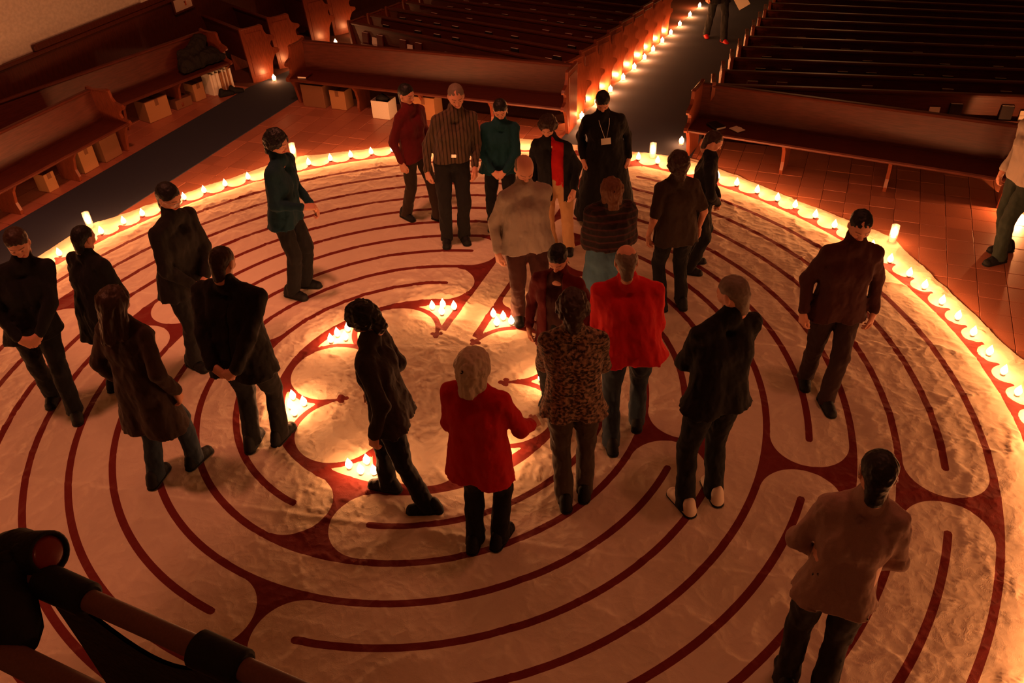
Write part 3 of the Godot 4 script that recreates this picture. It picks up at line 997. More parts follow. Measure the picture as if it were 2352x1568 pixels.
func build_props() -> void:
	var ta := atan2(N2.x, N2.y)                      # faces the labyrinth from the left wall
	var tb := atan2(0.8, 0.58)
	var tm := atan2(-0.4, 0.917)
	carton(Vector3(-4.52, 0, -6.78), Vector3(0.40, 0.31, 0.28), tb, M.card, "tan carton under the second wall-side pew, nearest its near end")
	carton(Vector3(-4.27, 0, -7.22), Vector3(0.30, 0.14, 0.26), tb, M.card_dark, "low brown carton under the second wall-side pew beside the tan carton")
	carton(Vector3(-4.08, 0, -7.50), Vector3(0.20, 0.27, 0.24), tb, M.card, "narrow pale carton under the second wall-side pew beside the paper stack")
	carton(ss(2.62, -6.50), Vector3(0.26, 0.33, 0.22), ta, M.card, "tan upright carton under the nearest wall-side pew, right of a wooden support")
	carton(ss(3.02, -6.48), Vector3(0.32, 0.32, 0.22), ta, M.card_dark, "brown carton under the far end of the nearest wall-side pew")
	carton(ss(1.98, -6.52), Vector3(0.16, 0.24, 0.2), ta, M.card, "slim tan carton under the nearest wall-side pew, left of a wooden support")
	carton(Vector3(-2.01, 0, -6.98), Vector3(0.40, 0.34, 0.28), tm, M.card_dark, "large brown carton under the left end of the left front pew")
	carton(Vector3(-1.62, 0, -6.80), Vector3(0.27, 0.29, 0.22), tm, M.card, "tan carton with printed side under the left front pew", false)
	carton(Vector3(-0.92, 0, -6.34), Vector3(0.29, 0.27, 0.24), tm, M.white_box, "open white box full of dark things half under the left front pew", true, "open_box")
	carton(Vector3(-0.26, 0, -6.22), Vector3(0.36, 0.34, 0.26), tm, M.card, "tan carton under the middle of the left front pew behind the red shirted walker")
	# stack of hymn sheets on the floor by the coat
	var st := thing("paper_stack", Vector3(-3.78, 0, -7.80), tb)
	tag(st, "tall stack of papers and folders standing on the tiles under the coat", "papers")
	var rng := RandomNumberGenerator.new()
	rng.seed = 3
	var x := -0.2
	while x < 0.2:
		var w := rng.randf_range(0.015, 0.05)
		var a := Acc.new()
		a.box(Vector3(x, 0, -0.12), Vector3(x + w - 0.003, rng.randf_range(0.30, 0.37), 0.11 + rng.randf_range(-0.02, 0.02)), 0.002)
		put("folder", a.mesh(), M.paper if rng.randf() < 0.55 else M.card, st)
		x += w
	# dark shoes in front of it
	for k in 2:
		var sh := shoe_mesh()
		var o := put("shoe", sh, M.black, self, Transform3D(Basis(Vector3.UP, tb + 0.9 + k * 0.3), Vector3(-3.52 - k * 0.13, 0.001, -7.66 + k * 0.12)))
		tag(o, ["dark shoe on the tiles before the paper stack, the one nearer the carpet", "dark shoe on the tiles before the paper stack, the one nearer the stack"][k], "shoe", "pair of shoes by the paper stack")
	# coat heaped on the pew
	var g := Grid.new(Vector3(-0.5, -0.02, -0.35), Vector3(0.5, 0.6, 0.3), 0.014)
	g.bone(Vector3(-0.28, 0.10, 0.0), Vector3(0.26, 0.12, -0.02), 0.11, 0.13, 0.05)
	g.bone(Vector3(-0.1, 0.2, -0.1), Vector3(0.2, 0.34, -0.16), 0.10, 0.11, 0.06)
	g.bone(Vector3(0.1, 0.14, 0.05), Vector3(0.36, 0.08, 0.1), 0.07, 0.06, 0.04)
	g.bone(Vector3(-0.2, 0.25, -0.14), Vector3(-0.36, 0.08, 0.06), 0.06, 0.05, 0.04)
	fold.seed = 2; fold.frequency = 6.0
	g.rough(fold, 0.035, Vector3(1.4, 0.7, 1.4))
	g.cut(Vector3.DOWN, -0.002)
	var coat := put("coat", g.mesh().mesh(), mat(Color(0.09, 0.075, 0.06), 0.9, null, Vector3.ONE * 8, M.weave, 0.5), self, Transform3D(Basis(Vector3.UP, tb), Vector3(-3.93, 0.45, -7.66)))
	tag(coat, "dark winter coat heaped on the seat at the far end of the second wall-side pew", "coat")
	# framed poster against the wainscot
	var po := thing("poster", ss(6.62, -7.79, 0.93), ta)
	tag(po, "framed poster with orange and white patches on the wainscot in the far left corner", "poster")
	var fr := Acc.new()
	for e in [[-0.25, -0.22, 0.0, 0.8], [0.22, 0.25, 0.0, 0.8], [-0.22, 0.22, 0.0, 0.03], [-0.22, 0.22, 0.77, 0.8]]:
		fr.box(Vector3(e[0], e[2], 0), Vector3(e[1], e[3], 0.03), 0.004)
	put("frame", fr.mesh(), M.wood_dark, po)
	var im := Image.create(64, 128, false, Image.FORMAT_RGB8)
	im.fill(Color(0.80, 0.74, 0.64))
	rng.seed = 8
	for k in 26:
		var c: Color = [Color(0.70, 0.30, 0.15), Color(0.35, 0.22, 0.15), Color(0.90, 0.86, 0.78), Color(0.55, 0.42, 0.25)][rng.randi() % 4]
		im.fill_rect(Rect2i(rng.randi_range(4, 50), rng.randi_range(6, 110), rng.randi_range(3, 14), rng.randi_range(3, 14)), c)
	var pm := StandardMaterial3D.new()
	pm.albedo_texture = ImageTexture.create_from_image(im)
	pm.roughness = 0.7
	var q := QuadMesh.new()
	q.size = Vector2(0.44, 0.74)
	put("print", q, pm, po, Transform3D(Basis(), Vector3(0, 0.4, 0.012)))
	build_rail()

func build_rail() -> void:
	# lighting pipes on the balcony front, just under the lens
	var d := Vector3(0.9, 0, 0.436).normalized()
	var nrm := Vector3(-d.z, 0, d.x)
	var p0 := Vector3(-0.033, 3.5, 4.715)
	var pa := Acc.new()
	pa.tube([p0 - d * 1.9, p0 + d * 1.15], 0.0195, 20)
	var pipe := put("pipe", pa.mesh(), M.pipe)
	tag(pipe, "long brown pipe crossing the lower left corner with black clamps and a black cloth", "pipe")
	var pb := Acc.new()
	var p1 := p0 + nrm * 0.128 + Vector3(0, -0.02, 0)
	pb.tube([p1 - d * 1.9, p1 + d * 1.15], 0.024, 20)
	var pipe2 := put("pipe", pb.mesh(), M.pipe)
	tag(pipe2, "second brown pipe in the extreme lower left corner below the spotlight", "pipe")
	# brackets back to the balcony, outside the picture
	for s in [-1.6, 1.05]:
		var br := Acc.new()
		br.tube([p0 + d * s + Vector3(0, 0.0, 0.0), p0 + d * s + Vector3(0, -0.3, 0.35), p0 + d * s + Vector3(0, -0.33, 1.3)], 0.018, 10)
		put("bracket", br.mesh(), M.pipe, pipe)
	# black sleeves round the pipe
	for s in [[0.022, 0.118], [0.372, 0.100]]:
		var a := Acc.new()
		var c: Vector3 = p0 + d * s[0]
		a.tube([c - d * s[1] * 0.5, c - d * s[1] * 0.46, c + d * s[1] * 0.46, c + d * s[1] * 0.5], [0.026, 0.032, 0.031, 0.025], 18)
		var o := put("clamp_sleeve", a.mesh(), M.black)
		tag(o, "black sleeve round the brown pipe, the one nearer the spotlight" if s[0] < 0.1 else "black sleeve round the brown pipe, the one nearer the middle of the picture", "sleeve", "black sleeves on the pipe")
	# black cloth hanging from the sleeves, its upper edge sagging
	var cl := Acc.new()
	var n := 40
	for side in 2:
		var off := nrm * (0.004 if side == 0 else -0.004)
		for r in 9:
			for k in n + 1:
				var t := -0.045 + 1.1 * k / n
				var top := 3.466
				var u := clampf((t - 0.03) / 0.33, 0.0, 1.0)
				if t > 0.03 and t < 0.36: top = 3.470 - 0.085 * sin(u * PI)
				elif t >= 0.41: top = 3.466 - 0.012 - 0.02 * absf(sin((t - 0.41) * 6.0))
				var y := lerpf(top, 2.75, r / 8.0)
				var wave := 0.012 * sin(t * 24.0) * (r / 8.0)
				cl.v.append(p0 + d * (t + 0.006 * sin(r * 0.7)) + Vector3(0, y - 3.5, 0) + off + nrm * wave)
				cl.n.append(nrm * (1.0 if side == 0 else -1.0)); cl.c.append(Color.WHITE)
		var b := side * 9 * (n + 1)
		for r in 8:
			for k in n:
				var a := b + r * (n + 1) + k
				if side == 0: cl.i.append_array([a, a + 1, a + n + 1, a + 1, a + n + 2, a + n + 1])
				else: cl.i.append_array([a, a + n + 1, a + 1, a + 1, a + n + 1, a + n + 2])
	var cloth := put("banner", cl.mesh(), M.black)
	tag(cloth, "black cloth hanging below the brown pipe in the lower left corner", "cloth")
	# spotlight clamped at the left end, dark, with a reddish filter in front
	var sp := thing("spotlight", p0 - d * 0.06)
	tag(sp, "unlit black stage spotlight with a round reddish lens clamped above the pipes", "spotlight")
	var o := sp.position
	var axis := Vector3(0.89, 0.35, 0.30).normalized()
	var xf := Transform3D(Basis(Quaternion(Vector3.UP, axis)).scaled(Vector3.ONE * 0.80), Vector3(-0.052, 3.540, 4.672) - axis * 0.035 - o)
	var can := Acc.new()
	can.lathe([Vector2(0.0, -0.11), Vector2(0.04, -0.11), Vector2(0.055, -0.10), Vector2(0.060, -0.06), Vector2(0.052, -0.03), Vector2(0.05, 0.05), Vector2(0.044, 0.055), Vector2(0.040, 0.05), Vector2(0.040, 0.0)], 24)
	put("housing", can.mesh(), M.black, sp, xf)
	var lens := Acc.new()
	lens.lathe([Vector2(0.0, 0.03), Vector2(0.03, 0.028), Vector2(0.040, 0.02), Vector2(0.040, 0.045), Vector2(0.03, 0.052), Vector2(0.0, 0.056)], 24)
	put("lens", lens.mesh(), M.gel, sp, xf)
	var yoke := Acc.new()
	yoke.tube([Vector3(-0.112, 3.53, 4.665) - o, Vector3(-0.125, 3.51, 4.715) - o, Vector3(-0.100, 3.495, 4.765) - o, Vector3(-0.070, 3.485, 4.805) - o, Vector3(-0.045, 3.48, 4.825) - o], [0.026, 0.040, 0.050, 0.044, 0.020], 14)
	put("yoke", yoke.mesh(), M.black, sp)
	for k in 3:
		var kn := Acc.new()
		kn.lathe([Vector2(0.0, -0.012), Vector2(0.013, -0.012), Vector2(0.016, 0.0), Vector2(0.013, 0.012), Vector2(0.0, 0.012)], 12)
		put("knob", kn.mesh(), M.black, sp, Transform3D(Basis(Vector3.RIGHT, 1.2), Vector3(-0.118 + 0.022 * k, 3.545 + 0.006 * k, 4.685 - 0.012 * k) - o))

# ------------------------------------------------------------------ people
var cache := {}

func shoe_mesh() -> ArrayMesh:
	if not cache.has("shoe"):
		var g := Grid.new(Vector3(-0.07, -0.03, -0.12), Vector3(0.07, 0.15, 0.22), 0.007)
		g.bone(Vector3(0, 0.030, -0.045), Vector3(0, 0.022, 0.14), 0.040, 0.040, 0.02, Vector3(0.95, 1, 1))
		g.bone(Vector3(0, 0.075, -0.03), Vector3(0, 0.045, 0.09), 0.038, 0.034, 0.03)
		g.bone(Vector3(0, 0.09, -0.02), Vector3(0, 0.10, -0.02), 0.036, 0.036, 0.02)
		g.cut(Vector3.DOWN, 0.0)
		cache.shoe = g.mesh().mesh()
	return cache.shoe

func head_acc() -> Acc:
	# pivot at the top of the neck, y up, z to the front, 0.22 m high
	if cache.has("head"): return cache.head
	var g := Grid.new(Vector3(-0.11, -0.12, -0.13), Vector3(0.11, 0.22, 0.14), 0.0058)
	g.ball(Vector3(0, 0.108, -0.008), Vector3(0.073, 0.082, 0.092), 0.0)
	g.bone(Vector3(0, 0.07, 0.03), Vector3(0, -0.012, 0.058), 0.058, 0.028, 0.045)
	for s in [-1.0, 1.0]:
		g.bone(Vector3(s * 0.042, 0.03, 0.0), Vector3(s * 0.020, -0.012, 0.05), 0.026, 0.02, 0.03)
		g.ball(Vector3(s * 0.036, 0.05, 0.058), Vector3(0.026, 0.022, 0.026), 0.02)
		g.carve(Vector3(s * 0.030, 0.078, 0.100), Vector3(0.019, 0.013, 0.018), 0.012)
		g.ball(Vector3(s * 0.030, 0.077, 0.078), Vector3(0.013, 0.011, 0.012), 0.004)
		g.bone(Vector3(s * 0.012, 0.098, 0.086), Vector3(s * 0.046, 0.096, 0.070), 0.010, 0.008, 0.014)
		g.ball(Vector3(s * 0.077, 0.066, -0.006), Vector3(0.009, 0.031, 0.019), 0.008)
		g.ball(Vector3(s * 0.011, 0.046, 0.098), Vector3(0.009, 0.008, 0.01), 0.008)
	g.bone(Vector3(0, 0.088, 0.086), Vector3(0, 0.050, 0.107), 0.008, 0.012, 0.014)
	g.ball(Vector3(0, 0.022, 0.088), Vector3(0.022, 0.006, 0.010), 0.006)
	g.ball(Vector3(0, 0.012, 0.086), Vector3(0.019, 0.006, 0.010), 0.006)
	g.carve(Vector3(0, 0.0172, 0.100), Vector3(0.024, 0.0022, 0.012), 0.004)
	g.bone(Vector3(0, 0.04, -0.020), Vector3(0, -0.045, -0.018), 0.051, 0.050, 0.03)
	var a := g.mesh()
	for k in a.v.size():
		var p := a.v[k]
		var c := Color(1, 1, 1)
		if p.z > 0.078 and absf(p.x) < 0.025 and p.y > 0.006 and p.y < 0.029: c = Color(0.72, 0.36, 0.36)
		elif p.z > 0.07 and absf(absf(p.x) - 0.030) < 0.013 and absf(p.y - 0.077) < 0.008:
			c = Color(0.10, 0.06, 0.05) if absf(absf(p.x) - 0.030) < 0.006 else Color(0.95, 0.95, 0.95)
		elif p.z > 0.055 and p.y > 0.099 and p.y < 0.108 and absf(p.x) > 0.010 and absf(p.x) < 0.052: c = Color(0.25, 0.18, 0.14)
		a.c[k] = c
	cache.head = a
	return a

func hand_acc(s: float, fist: float) -> Acc:
	# right hand for s = 1: wrist at the origin, fingers along z, back of the hand up y, thumb towards x
	var key := "hand%d_%d" % [int(s), int(fist * 10)]
	if cache.has(key): return cache[key]
	var g := Grid.new(Vector3(-0.085, -0.11, -0.045), Vector3(0.085, 0.05, 0.21), 0.0042)
	g.bone(Vector3(0, 0, -0.03), Vector3(0, 0, 0.012), 0.027, 0.025, 0.012, Vector3(1, 1.2, 1))
	var xs := [0.030, 0.010, -0.010, -0.029]
	var ln := [0.070, 0.078, 0.072, 0.056]
	for k in 4:
		g.bone(Vector3(s * xs[k] * 0.6, 0, 0.012), Vector3(s * xs[k], 0.002, 0.084), 0.019, 0.0125, 0.014)
	for k in 4:
		var p := Vector3(s * xs[k], 0.002, 0.086 - absf(xs[k] - 0.01) * 0.18)
		var ang := 0.25 + fist * 0.7 + k * 0.05
		var rad := [0.0098, 0.0092, 0.0082, 0.0072]
		for j in 3:
			var l: float = ln[k] * [0.45, 0.31, 0.26][j]
			var q := p + Vector3(s * xs[k] * 0.12 * (1.0 - fist), -sin(ang), cos(ang)) * l
			g.bone(p, q, rad[j], rad[j + 1], 0.0035)
			p = q
			ang += 0.28 + fist * 0.85
	g.bone(Vector3(s * 0.018, -0.004, 0.022), Vector3(s * 0.044, -0.014, 0.058), 0.016, 0.0125, 0.012)
	g.bone(Vector3(s * 0.044, -0.014, 0.058), Vector3(s * 0.046, -0.024, 0.088), 0.0118, 0.0105, 0.006)
	g.bone(Vector3(s * 0.046, -0.024, 0.088), Vector3(s * (0.040 - 0.012 * fist), -0.032, 0.110), 0.0105, 0.0085, 0.005)
	var a := g.mesh()
	cache[key] = a
	return a

func hair_mesh(style: String) -> ArrayMesh:
	var key := "hair_" + style
	if cache.has(key): return cache[key]
	var ns := FastNoiseLite.new()
	ns.seed = 31; ns.frequency = 28.0; ns.fractal_octaves = 2
	var lo := Vector3(-0.15, -0.24 if style == "long" else -0.10, -0.18)
	var g := Grid.new(lo, Vector3(0.15, 0.26, 0.15), 0.0068)
	match style:
		"short":
			g.ball(Vector3(0, 0.112, -0.014), Vector3(0.083, 0.088, 0.100), 0.0)
			g.bone(Vector3(0, 0.06, -0.058), Vector3(0, -0.035, -0.040), 0.056, 0.046, 0.03)
			g.cut(Vector3(0, -0.55, 0.83).normalized(), 0.015)
			g.carve(Vector3(0, 0.02, 0.115), Vector3(0.12, 0.115, 0.10), 0.01)
			g.rough(ns, 0.004)
		"crop":
			g.ball(Vector3(0, 0.110, -0.012), Vector3(0.079, 0.083, 0.096), 0.0)
			g.bone(Vector3(0, 0.06, -0.054), Vector3(0, -0.028, -0.038), 0.055, 0.046, 0.03)
			g.carve(Vector3(0, 0.06, 0.12), Vector3(0.12, 0.085, 0.085), 0.01)
			g.cut(Vector3(0, -0.75, 0.66).normalized(), -0.002)
			g.rough(ns, 0.004)
		"fringe":
			g.ball(Vector3(0, 0.095, -0.014), Vector3(0.081, 0.075, 0.097), 0.0)
			g.bone(Vector3(0, 0.06, -0.054), Vector3(0, -0.022, -0.038), 0.055, 0.046, 0.03)
			g.carve(Vector3(0, 0.19, 0.03), Vector3(0.085, 0.075, 0.115), 0.012)
			g.carve(Vector3(0, 0.05, 0.11), Vector3(0.13, 0.11, 0.10), 0.01)
			g.rough(ns, 0.004)
		"full":
			g.ball(Vector3(0, 0.112, -0.016), Vector3(0.097, 0.100, 0.112), 0.0)
			g.bone(Vector3(0.062, 0.07, -0.025), Vector3(-0.062, 0.07, -0.025), 0.048, 0.048, 0.04)
			g.bone(Vector3(0, 0.06, -0.066), Vector3(0, -0.035, -0.046), 0.064, 0.052, 0.04)
			g.carve(Vector3(0, 0.035, 0.115), Vector3(0.075, 0.105, 0.095), 0.012)
			g.rough(ns, 0.014, Vector3(0.6, 0.6, 0.6))
		"bob":
			g.ball(Vector3(0, 0.112, -0.016), Vector3(0.100, 0.098, 0.114), 0.0)
			for s in [-1.0, 1.0]:
				g.bone(Vector3(s * 0.068, 0.09, -0.03), Vector3(s * 0.062, -0.025, -0.02), 0.045, 0.036, 0.04)
			g.bone(Vector3(0, 0.08, -0.07), Vector3(0, -0.07, -0.072), 0.070, 0.056, 0.05)
			g.carve(Vector3(0, 0.03, 0.115), Vector3(0.072, 0.115, 0.095), 0.012)
			g.rough(ns, 0.013, Vector3(0.7, 0.4, 0.7))
		"long":
			g.ball(Vector3(0, 0.112, -0.016), Vector3(0.096, 0.096, 0.112), 0.0)
			for s in [-1.0, 1.0]:
				g.bone(Vector3(s * 0.066, 0.09, -0.03), Vector3(s * 0.080, -0.15, -0.03), 0.044, 0.036, 0.05)
			g.bone(Vector3(0, 0.08, -0.07), Vector3(0, -0.17, -0.085), 0.065, 0.055, 0.06)
			g.carve(Vector3(0, 0.03, 0.115), Vector3(0.070, 0.12, 0.095), 0.012)
			g.rough(ns, 0.012, Vector3(0.8, 0.25, 0.8))
	cache[key] = g.mesh().mesh()
	return cache[key]

func cloth(col: Color, tex: Texture2D = null, sc := Vector3.ONE * 6.0) -> StandardMaterial3D:
	var m := mat(col, 0.92, tex, sc, M.weave, 0.35)
	m.rim_enabled = true
	m.rim = 0.15
	return m

func stripes(cols: Array, along_x: bool) -> ImageTexture:
	var im := Image.create(64, 64, false, Image.FORMAT_RGB8)
	var n := cols.size()
	for k in n:
		var a := 64 * k / n
		var b := 64 * (k + 1) / n
		if along_x: im.fill_rect(Rect2i(a, 0, b - a, 64), cols[k])
		else: im.fill_rect(Rect2i(0, a, 64, b - a), cols[k])
	return ImageTexture.create_from_image(im)

func fill_bones(g: Grid, bones: Array) -> void:
	for b in bones: g.bone(b[0], b[1], b[2], b[3], b[4])

func bone_box(bones: Array) -> Array:
	var lo := Vector3.ONE * 9.0
	var hi := -lo
	for b in bones:
		var r: float = maxf(b[2], b[3]) + 0.06
		lo = lo.min(b[0].min(b[1]) - Vector3.ONE * r)
		hi = hi.max(b[0].max(b[1]) + Vector3.ONE * r)
	return [lo, hi]

func elbow(a: Vector3, t: Vector3, u: float, f: float, hint: Vector3) -> Array:
	var d := t - a
	var l := clampf(d.length(), 0.06, (u + f) * 0.995)
	var dn := d.normalized()
	var x := (u * u - f * f + l * l) / (2.0 * l)
	var hgt := sqrt(maxf(0.0, u * u - x * x))
	var hp := (hint - dn * hint.dot(dn)).normalized()
	return [a + dn * x + hp * hgt, a + dn * l]

func aim(z: Vector3, up: Vector3) -> Basis:
	var zz := z.normalized()
	var x := up.cross(zz).normalized()
	return Basis(x, zz.cross(x), zz)

func person(d: Dictionary) -> Node3D:
	var yaw := deg_to_rad(d.yaw)
	var p2: Vector2 = d.p
	var root := thing("person", Vector3(p2.x, d.get("y", 0.012), p2.y), yaw)
	tag(root, d.label, "person")
	var unturn := Basis(Vector3.UP, -yaw)
	var hl: Vector3 = unturn * d.head
	var X := Vector3.RIGHT
	# height that fits between the feet and the head
	var lo := 1.3; var hi := 2.1
	var P := Vector3.ZERO
	var H := 1.7
	for it in 24:
		H = (lo + hi) * 0.5
		P = Vector3(hl.x * 0.28, 0.528 * H, hl.z * 0.28)
		if (hl - P).length() > 0.410 * H: lo = H
		else: hi = H
	var S := (hl - P).normalized()
	var u := H / 1.72
	var gi: float = d.get("girth", 1.0)
	var sw: float = d.get("wide", 1.0)
	var Zf := (Vector3.BACK - S * S.z).normalized()          # the way the chest faces
	var lean := atan2(S.z, S.y)
	var C := P + S * 0.185 * H
	var Nk := P + S * 0.312 * H
	var waist := P + S * 0.075 * H
	# head
	var hb := Basis(Vector3.UP, deg_to_rad(d.get("turn", 0.0))) * Basis(Vector3.RIGHT, lean * 0.6 + deg_to_rad(d.get("bow", 18.0) * 0.8))
	hb = Basis(Vector3.BACK, deg_to_rad(d.get("tilt", 0.0))) * hb
	var pivot := hl - hb.y * 0.085 * u + hb.z * -0.005
	var hxf := Transform3D(hb.scaled(Vector3.ONE * u * 0.99), pivot)
	# legs
	var feet := [Vector3(d.get("fl", Vector2(0.10, 0.02)).x, 0, d.get("fl", Vector2(0.10, 0.02)).y), Vector3(d.get("fr", Vector2(-0.10, -0.02)).x, 0, d.get("fr", Vector2(-0.10, -0.02)).y)]
	var hips := []; var knees := []; var ankles := []
	for k in 2:
		var sd := 1.0 if k == 0 else -1.0
		var hp: Vector3 = P + Vector3(sd * 0.088 * u * lerpf(1.0, gi, 0.5), -0.02, 0)
		var an: Vector3 = feet[k] + Vector3(0, 0.075, 0)
		var e := elbow(hp, an, 0.242 * H, 0.245 * H, Vector3(sd * 0.12, 0, 1))
		hips.append(hp); knees.append(e[0]); ankles.append(an if e[1].distance_to(an) < 0.1 else e[1])
	# arms
	var shoulders := []; var elbows := []; var wrists := []; var hands := []
	for k in 2:
		var sd := 1.0 if k == 0 else -1.0
		var kind: String = d.get("al" if k == 0 else "ar", "hang")
		var sh: Vector3 = Nk - S * 0.043 * H + X * sd * 0.099 * H * sw
		var t := Vector3.ZERO; var hint := Vector3(sd * 0.4, 0, -1); var hd := Vector3.DOWN; var bk := X * sd
		match kind:
			"hang": t = P + Vector3(sd * (0.20 + 0.06 * gi), -0.04, 0.05) * u; hd = Vector3(-sd * 0.05, -1, 0.15); bk = Vector3(sd, 0, 0.4)
			"swing": t = P + Vector3(sd * 0.22, 0.0, 0.17) * u; hd = Vector3(-sd * 0.05, -0.85, 0.5); bk = Vector3(sd, 0.3, 0.3)
			"clasp": t = P + Vector3(sd * 0.075, -0.01, 0.20 * gi) * u; hint = Vector3(sd, 0, -0.4); hd = Vector3(-sd * 0.75, -0.65, 0.12); bk = Vector3(sd * 0.15, 0.2, 1)
			"behind": t = P + Vector3(sd * 0.085, 0.0, -0.185 * gi) * u; hint = Vector3(sd, 0, -0.35); hd = Vector3(-sd * 0.8, -0.5, -0.1); bk = Vector3(sd * 0.2, 0.2, -1)
			"fold": t = C + Vector3(-sd * 0.03, -0.07 + (0.03 if k == 0 else -0.02), 0.20 + (0.02 if k == 0 else 0.0)) * u; hint = Vector3(sd * 0.55, -1.0, 0.1); hd = Vector3(-sd, 0.12, 0.05); bk = Vector3(0, 0.4, 1)
			"front": t = P + Vector3(sd * 0.09, 0.13, 0.27) * u; hint = Vector3(sd * 0.35, -0.8, -0.5); hd = Vector3(-sd * 0.55, -0.15, 0.6); bk = Vector3(sd * 0.3, 1, 0.3)
			"reach": t = P + Vector3(sd * 0.25, 0.04, 0.32) * u; hint = Vector3(sd * 0.5, -0.4, -1); hd = Vector3(sd * 0.1, -0.45, 1); bk = Vector3(sd * 0.8, 0.6, 0.2)
		var e := elbow(sh, t, 0.172 * H, 0.150 * H, hint)
		shoulders.append(sh); elbows.append(e[0]); wrists.append(e[1])
		hands.append(Transform3D(aim(hd, bk).scaled(Vector3.ONE * u), e[1] + hd.normalized() * 0.012))
	# ---- the body: one continuous skin, with head and hands
	var body := []
	for sd in [-1.0, 1.0]:
		body.append([P + X * sd * 0.07 * u, C + X * sd * 0.07 * u, 0.095 * u, 0.09 * u, 0.05])
	body.append([Nk - S * 0.03 + Zf * 0.02, pivot - hb.y * 0.005 - hb.z * 0.010, 0.046 * u, 0.051 * u, 0.04])
	for k in 2:
		body.append([Nk - S * 0.045 + Zf * 0.01, shoulders[k] - S * 0.01, 0.036 * u, 0.038 * u, 0.03])
		body.append([shoulders[k], elbows[k], 0.042 * u, 0.036 * u, 0.02])
		body.append([elbows[k], wrists[k], 0.037 * u, 0.026 * u, 0.02])
		body.append([hips[k], knees[k], 0.072 * u, 0.050 * u, 0.03])
		body.append([knees[k], ankles[k], 0.050 * u, 0.036 * u, 0.02])
		body.append([ankles[k], ankles[k] + Vector3(0, -0.03, 0.06), 0.034, 0.030, 0.02])
	var bb := bone_box(body)
	var g := Grid.new(bb[0], bb[1], 0.021)
	fill_bones(g, body)
	var acc := g.mesh()
	acc.add(head_acc(), hxf)
	acc.add(hand_acc(-1.0, d.get("fist", 0.25)), hands[0])
	acc.add(hand_acc(1.0, d.get("fist", 0.25)), hands[1])
	put("body", acc.mesh(), skin(d.get("skin", 0)), root)
	# ---- trousers
	var hem_top: float = d.get("hem", 0.50) * H
	fold.frequency = 7.0
	fold.seed = 50 + taken["person"]
	if not d.get("robe", false):
		var tr := []
		var wr: float = lerpf(1.0, gi, 0.7)
		for k in 2:
			var sd := 1.0 if k == 0 else -1.0
			tr.append([P + X * sd * 0.062 * u, waist + X * sd * 0.060 * u, 0.110 * u * wr, 0.100 * u * wr, 0.05])
		for k in 2:
			tr.append([hips[k], knees[k], 0.096 * u * wr, 0.070 * u, 0.025])
			tr.append([knees[k], ankles[k] + Vector3(0, -0.05, 0), 0.068 * u, 0.068 * u, 0.02])
		var tb := bone_box(tr)
		var tg := Grid.new(tb[0], tb[1], 0.0145)
		fill_bones(tg, tr)
		tg.rough(fold, 0.016, Vector3(1.5, 0.8, 1.5))
		tg.cut(Vector3.DOWN, -0.032)
		tg.cut(S, S.dot(waist) + 0.005)
		put("trousers", tg.mesh().mesh(), d.pants, root)
	# ---- upper garment
	var layers := [[0.0, d.top, d.get("garment", "sweater"), hem_top]]
	if d.has("inner"):
		layers.append([-0.012, d.inner, "shirt", 0.52 * H])
	if d.has("shawl"):
		layers.append([0.022, d.shawl, "shawl", 0.60 * H])
	for ly in layers:
		var inf: float = ly[0]
		var tp := []
		var hemy: float = ly[3]
		for k in 2:
			var sd := 1.0 if k == 0 else -1.0
			tp.append([P + X * sd * 0.064 * u * gi, waist + X * sd * 0.056 * u * gi, 0.120 * u * gi + inf, 0.108 * u * gi + inf, 0.05])
			tp.append([waist + X * sd * 0.056 * u * gi, C + X * sd * 0.066 * u * sw, 0.108 * u * gi + inf, 0.112 * u * lerpf(1.0, gi, 0.6) + inf, 0.05])
			tp.append([C + X * sd * 0.066 * u * sw, Nk - S * 0.052 * H + X * sd * 0.052 * H * sw, 0.112 * u + inf, 0.075 * u + inf, 0.06])
			tp.append([Nk - S * 0.004, shoulders[k] + S * 0.004, 0.058 * u + inf, 0.052 * u + inf, 0.05])
			if hemy < P.y - 0.05:
				var fl: float = d.get("flare", 0.03)
				tp.append([P + X * sd * 0.064 * u * gi, Vector3(P.x * 0.6 + sd * (0.066 * u * gi + fl), hemy - 0.06, P.z * 0.6), 0.120 * u * gi + inf, 0.122 * u * gi + fl + inf, 0.05])
		# a lapel or collar roll
		tp.append([Nk + S * 0.022 * H - Zf * 0.022, Nk - S * 0.008 * H + Zf * 0.02, 0.062 * u + inf, 0.052 * u + inf, 0.03])
		tp.append([Nk - Zf * 0.012, Nk.lerp(pivot, 0.66) - Zf * 0.014, 0.064 * u + inf, 0.060 * u + inf, 0.03])
		var arms := []
		for k in 2:
			var short: bool = d.get("short_sleeves", false)
			var al: float = 0.009 if ly[2] == "coat" or ly[2] == "suit" else 0.004
			if ly[2] == "shawl":
				arms.append([shoulders[k], elbows[k], 0.062 * u + inf, 0.066 * u + inf, 0.05])
			elif short:
				arms.append([shoulders[k], shoulders[k].lerp(elbows[k], 0.80), 0.056 * u, 0.058 * u, 0.03])
			else:
				arms.append([shoulders[k], elbows[k], 0.055 * u + al + inf, 0.048 * u + al + inf, 0.03])
				arms.append([elbows[k], wrists[k].lerp(elbows[k], 0.06), 0.048 * u + al + inf, 0.036 * u + al + inf, 0.025])
		var ab := bone_box(tp + arms)
		ab[0].y = minf(ab[0].y, hemy - 0.05)
		var tg2 := Grid.new(ab[0], ab[1], 0.0135)
		fill_bones(tg2, tp)
		tg2.cut(Vector3.DOWN, -hemy)
		fill_bones(tg2, arms)
		tg2.rough(fold, 0.016, Vector3(1.5, 0.7, 1.5))
		if inf == 0.0 and d.get("open", false):
			tg2.hollow(Zf, Zf.dot(C) + 0.02, X, 0.060)
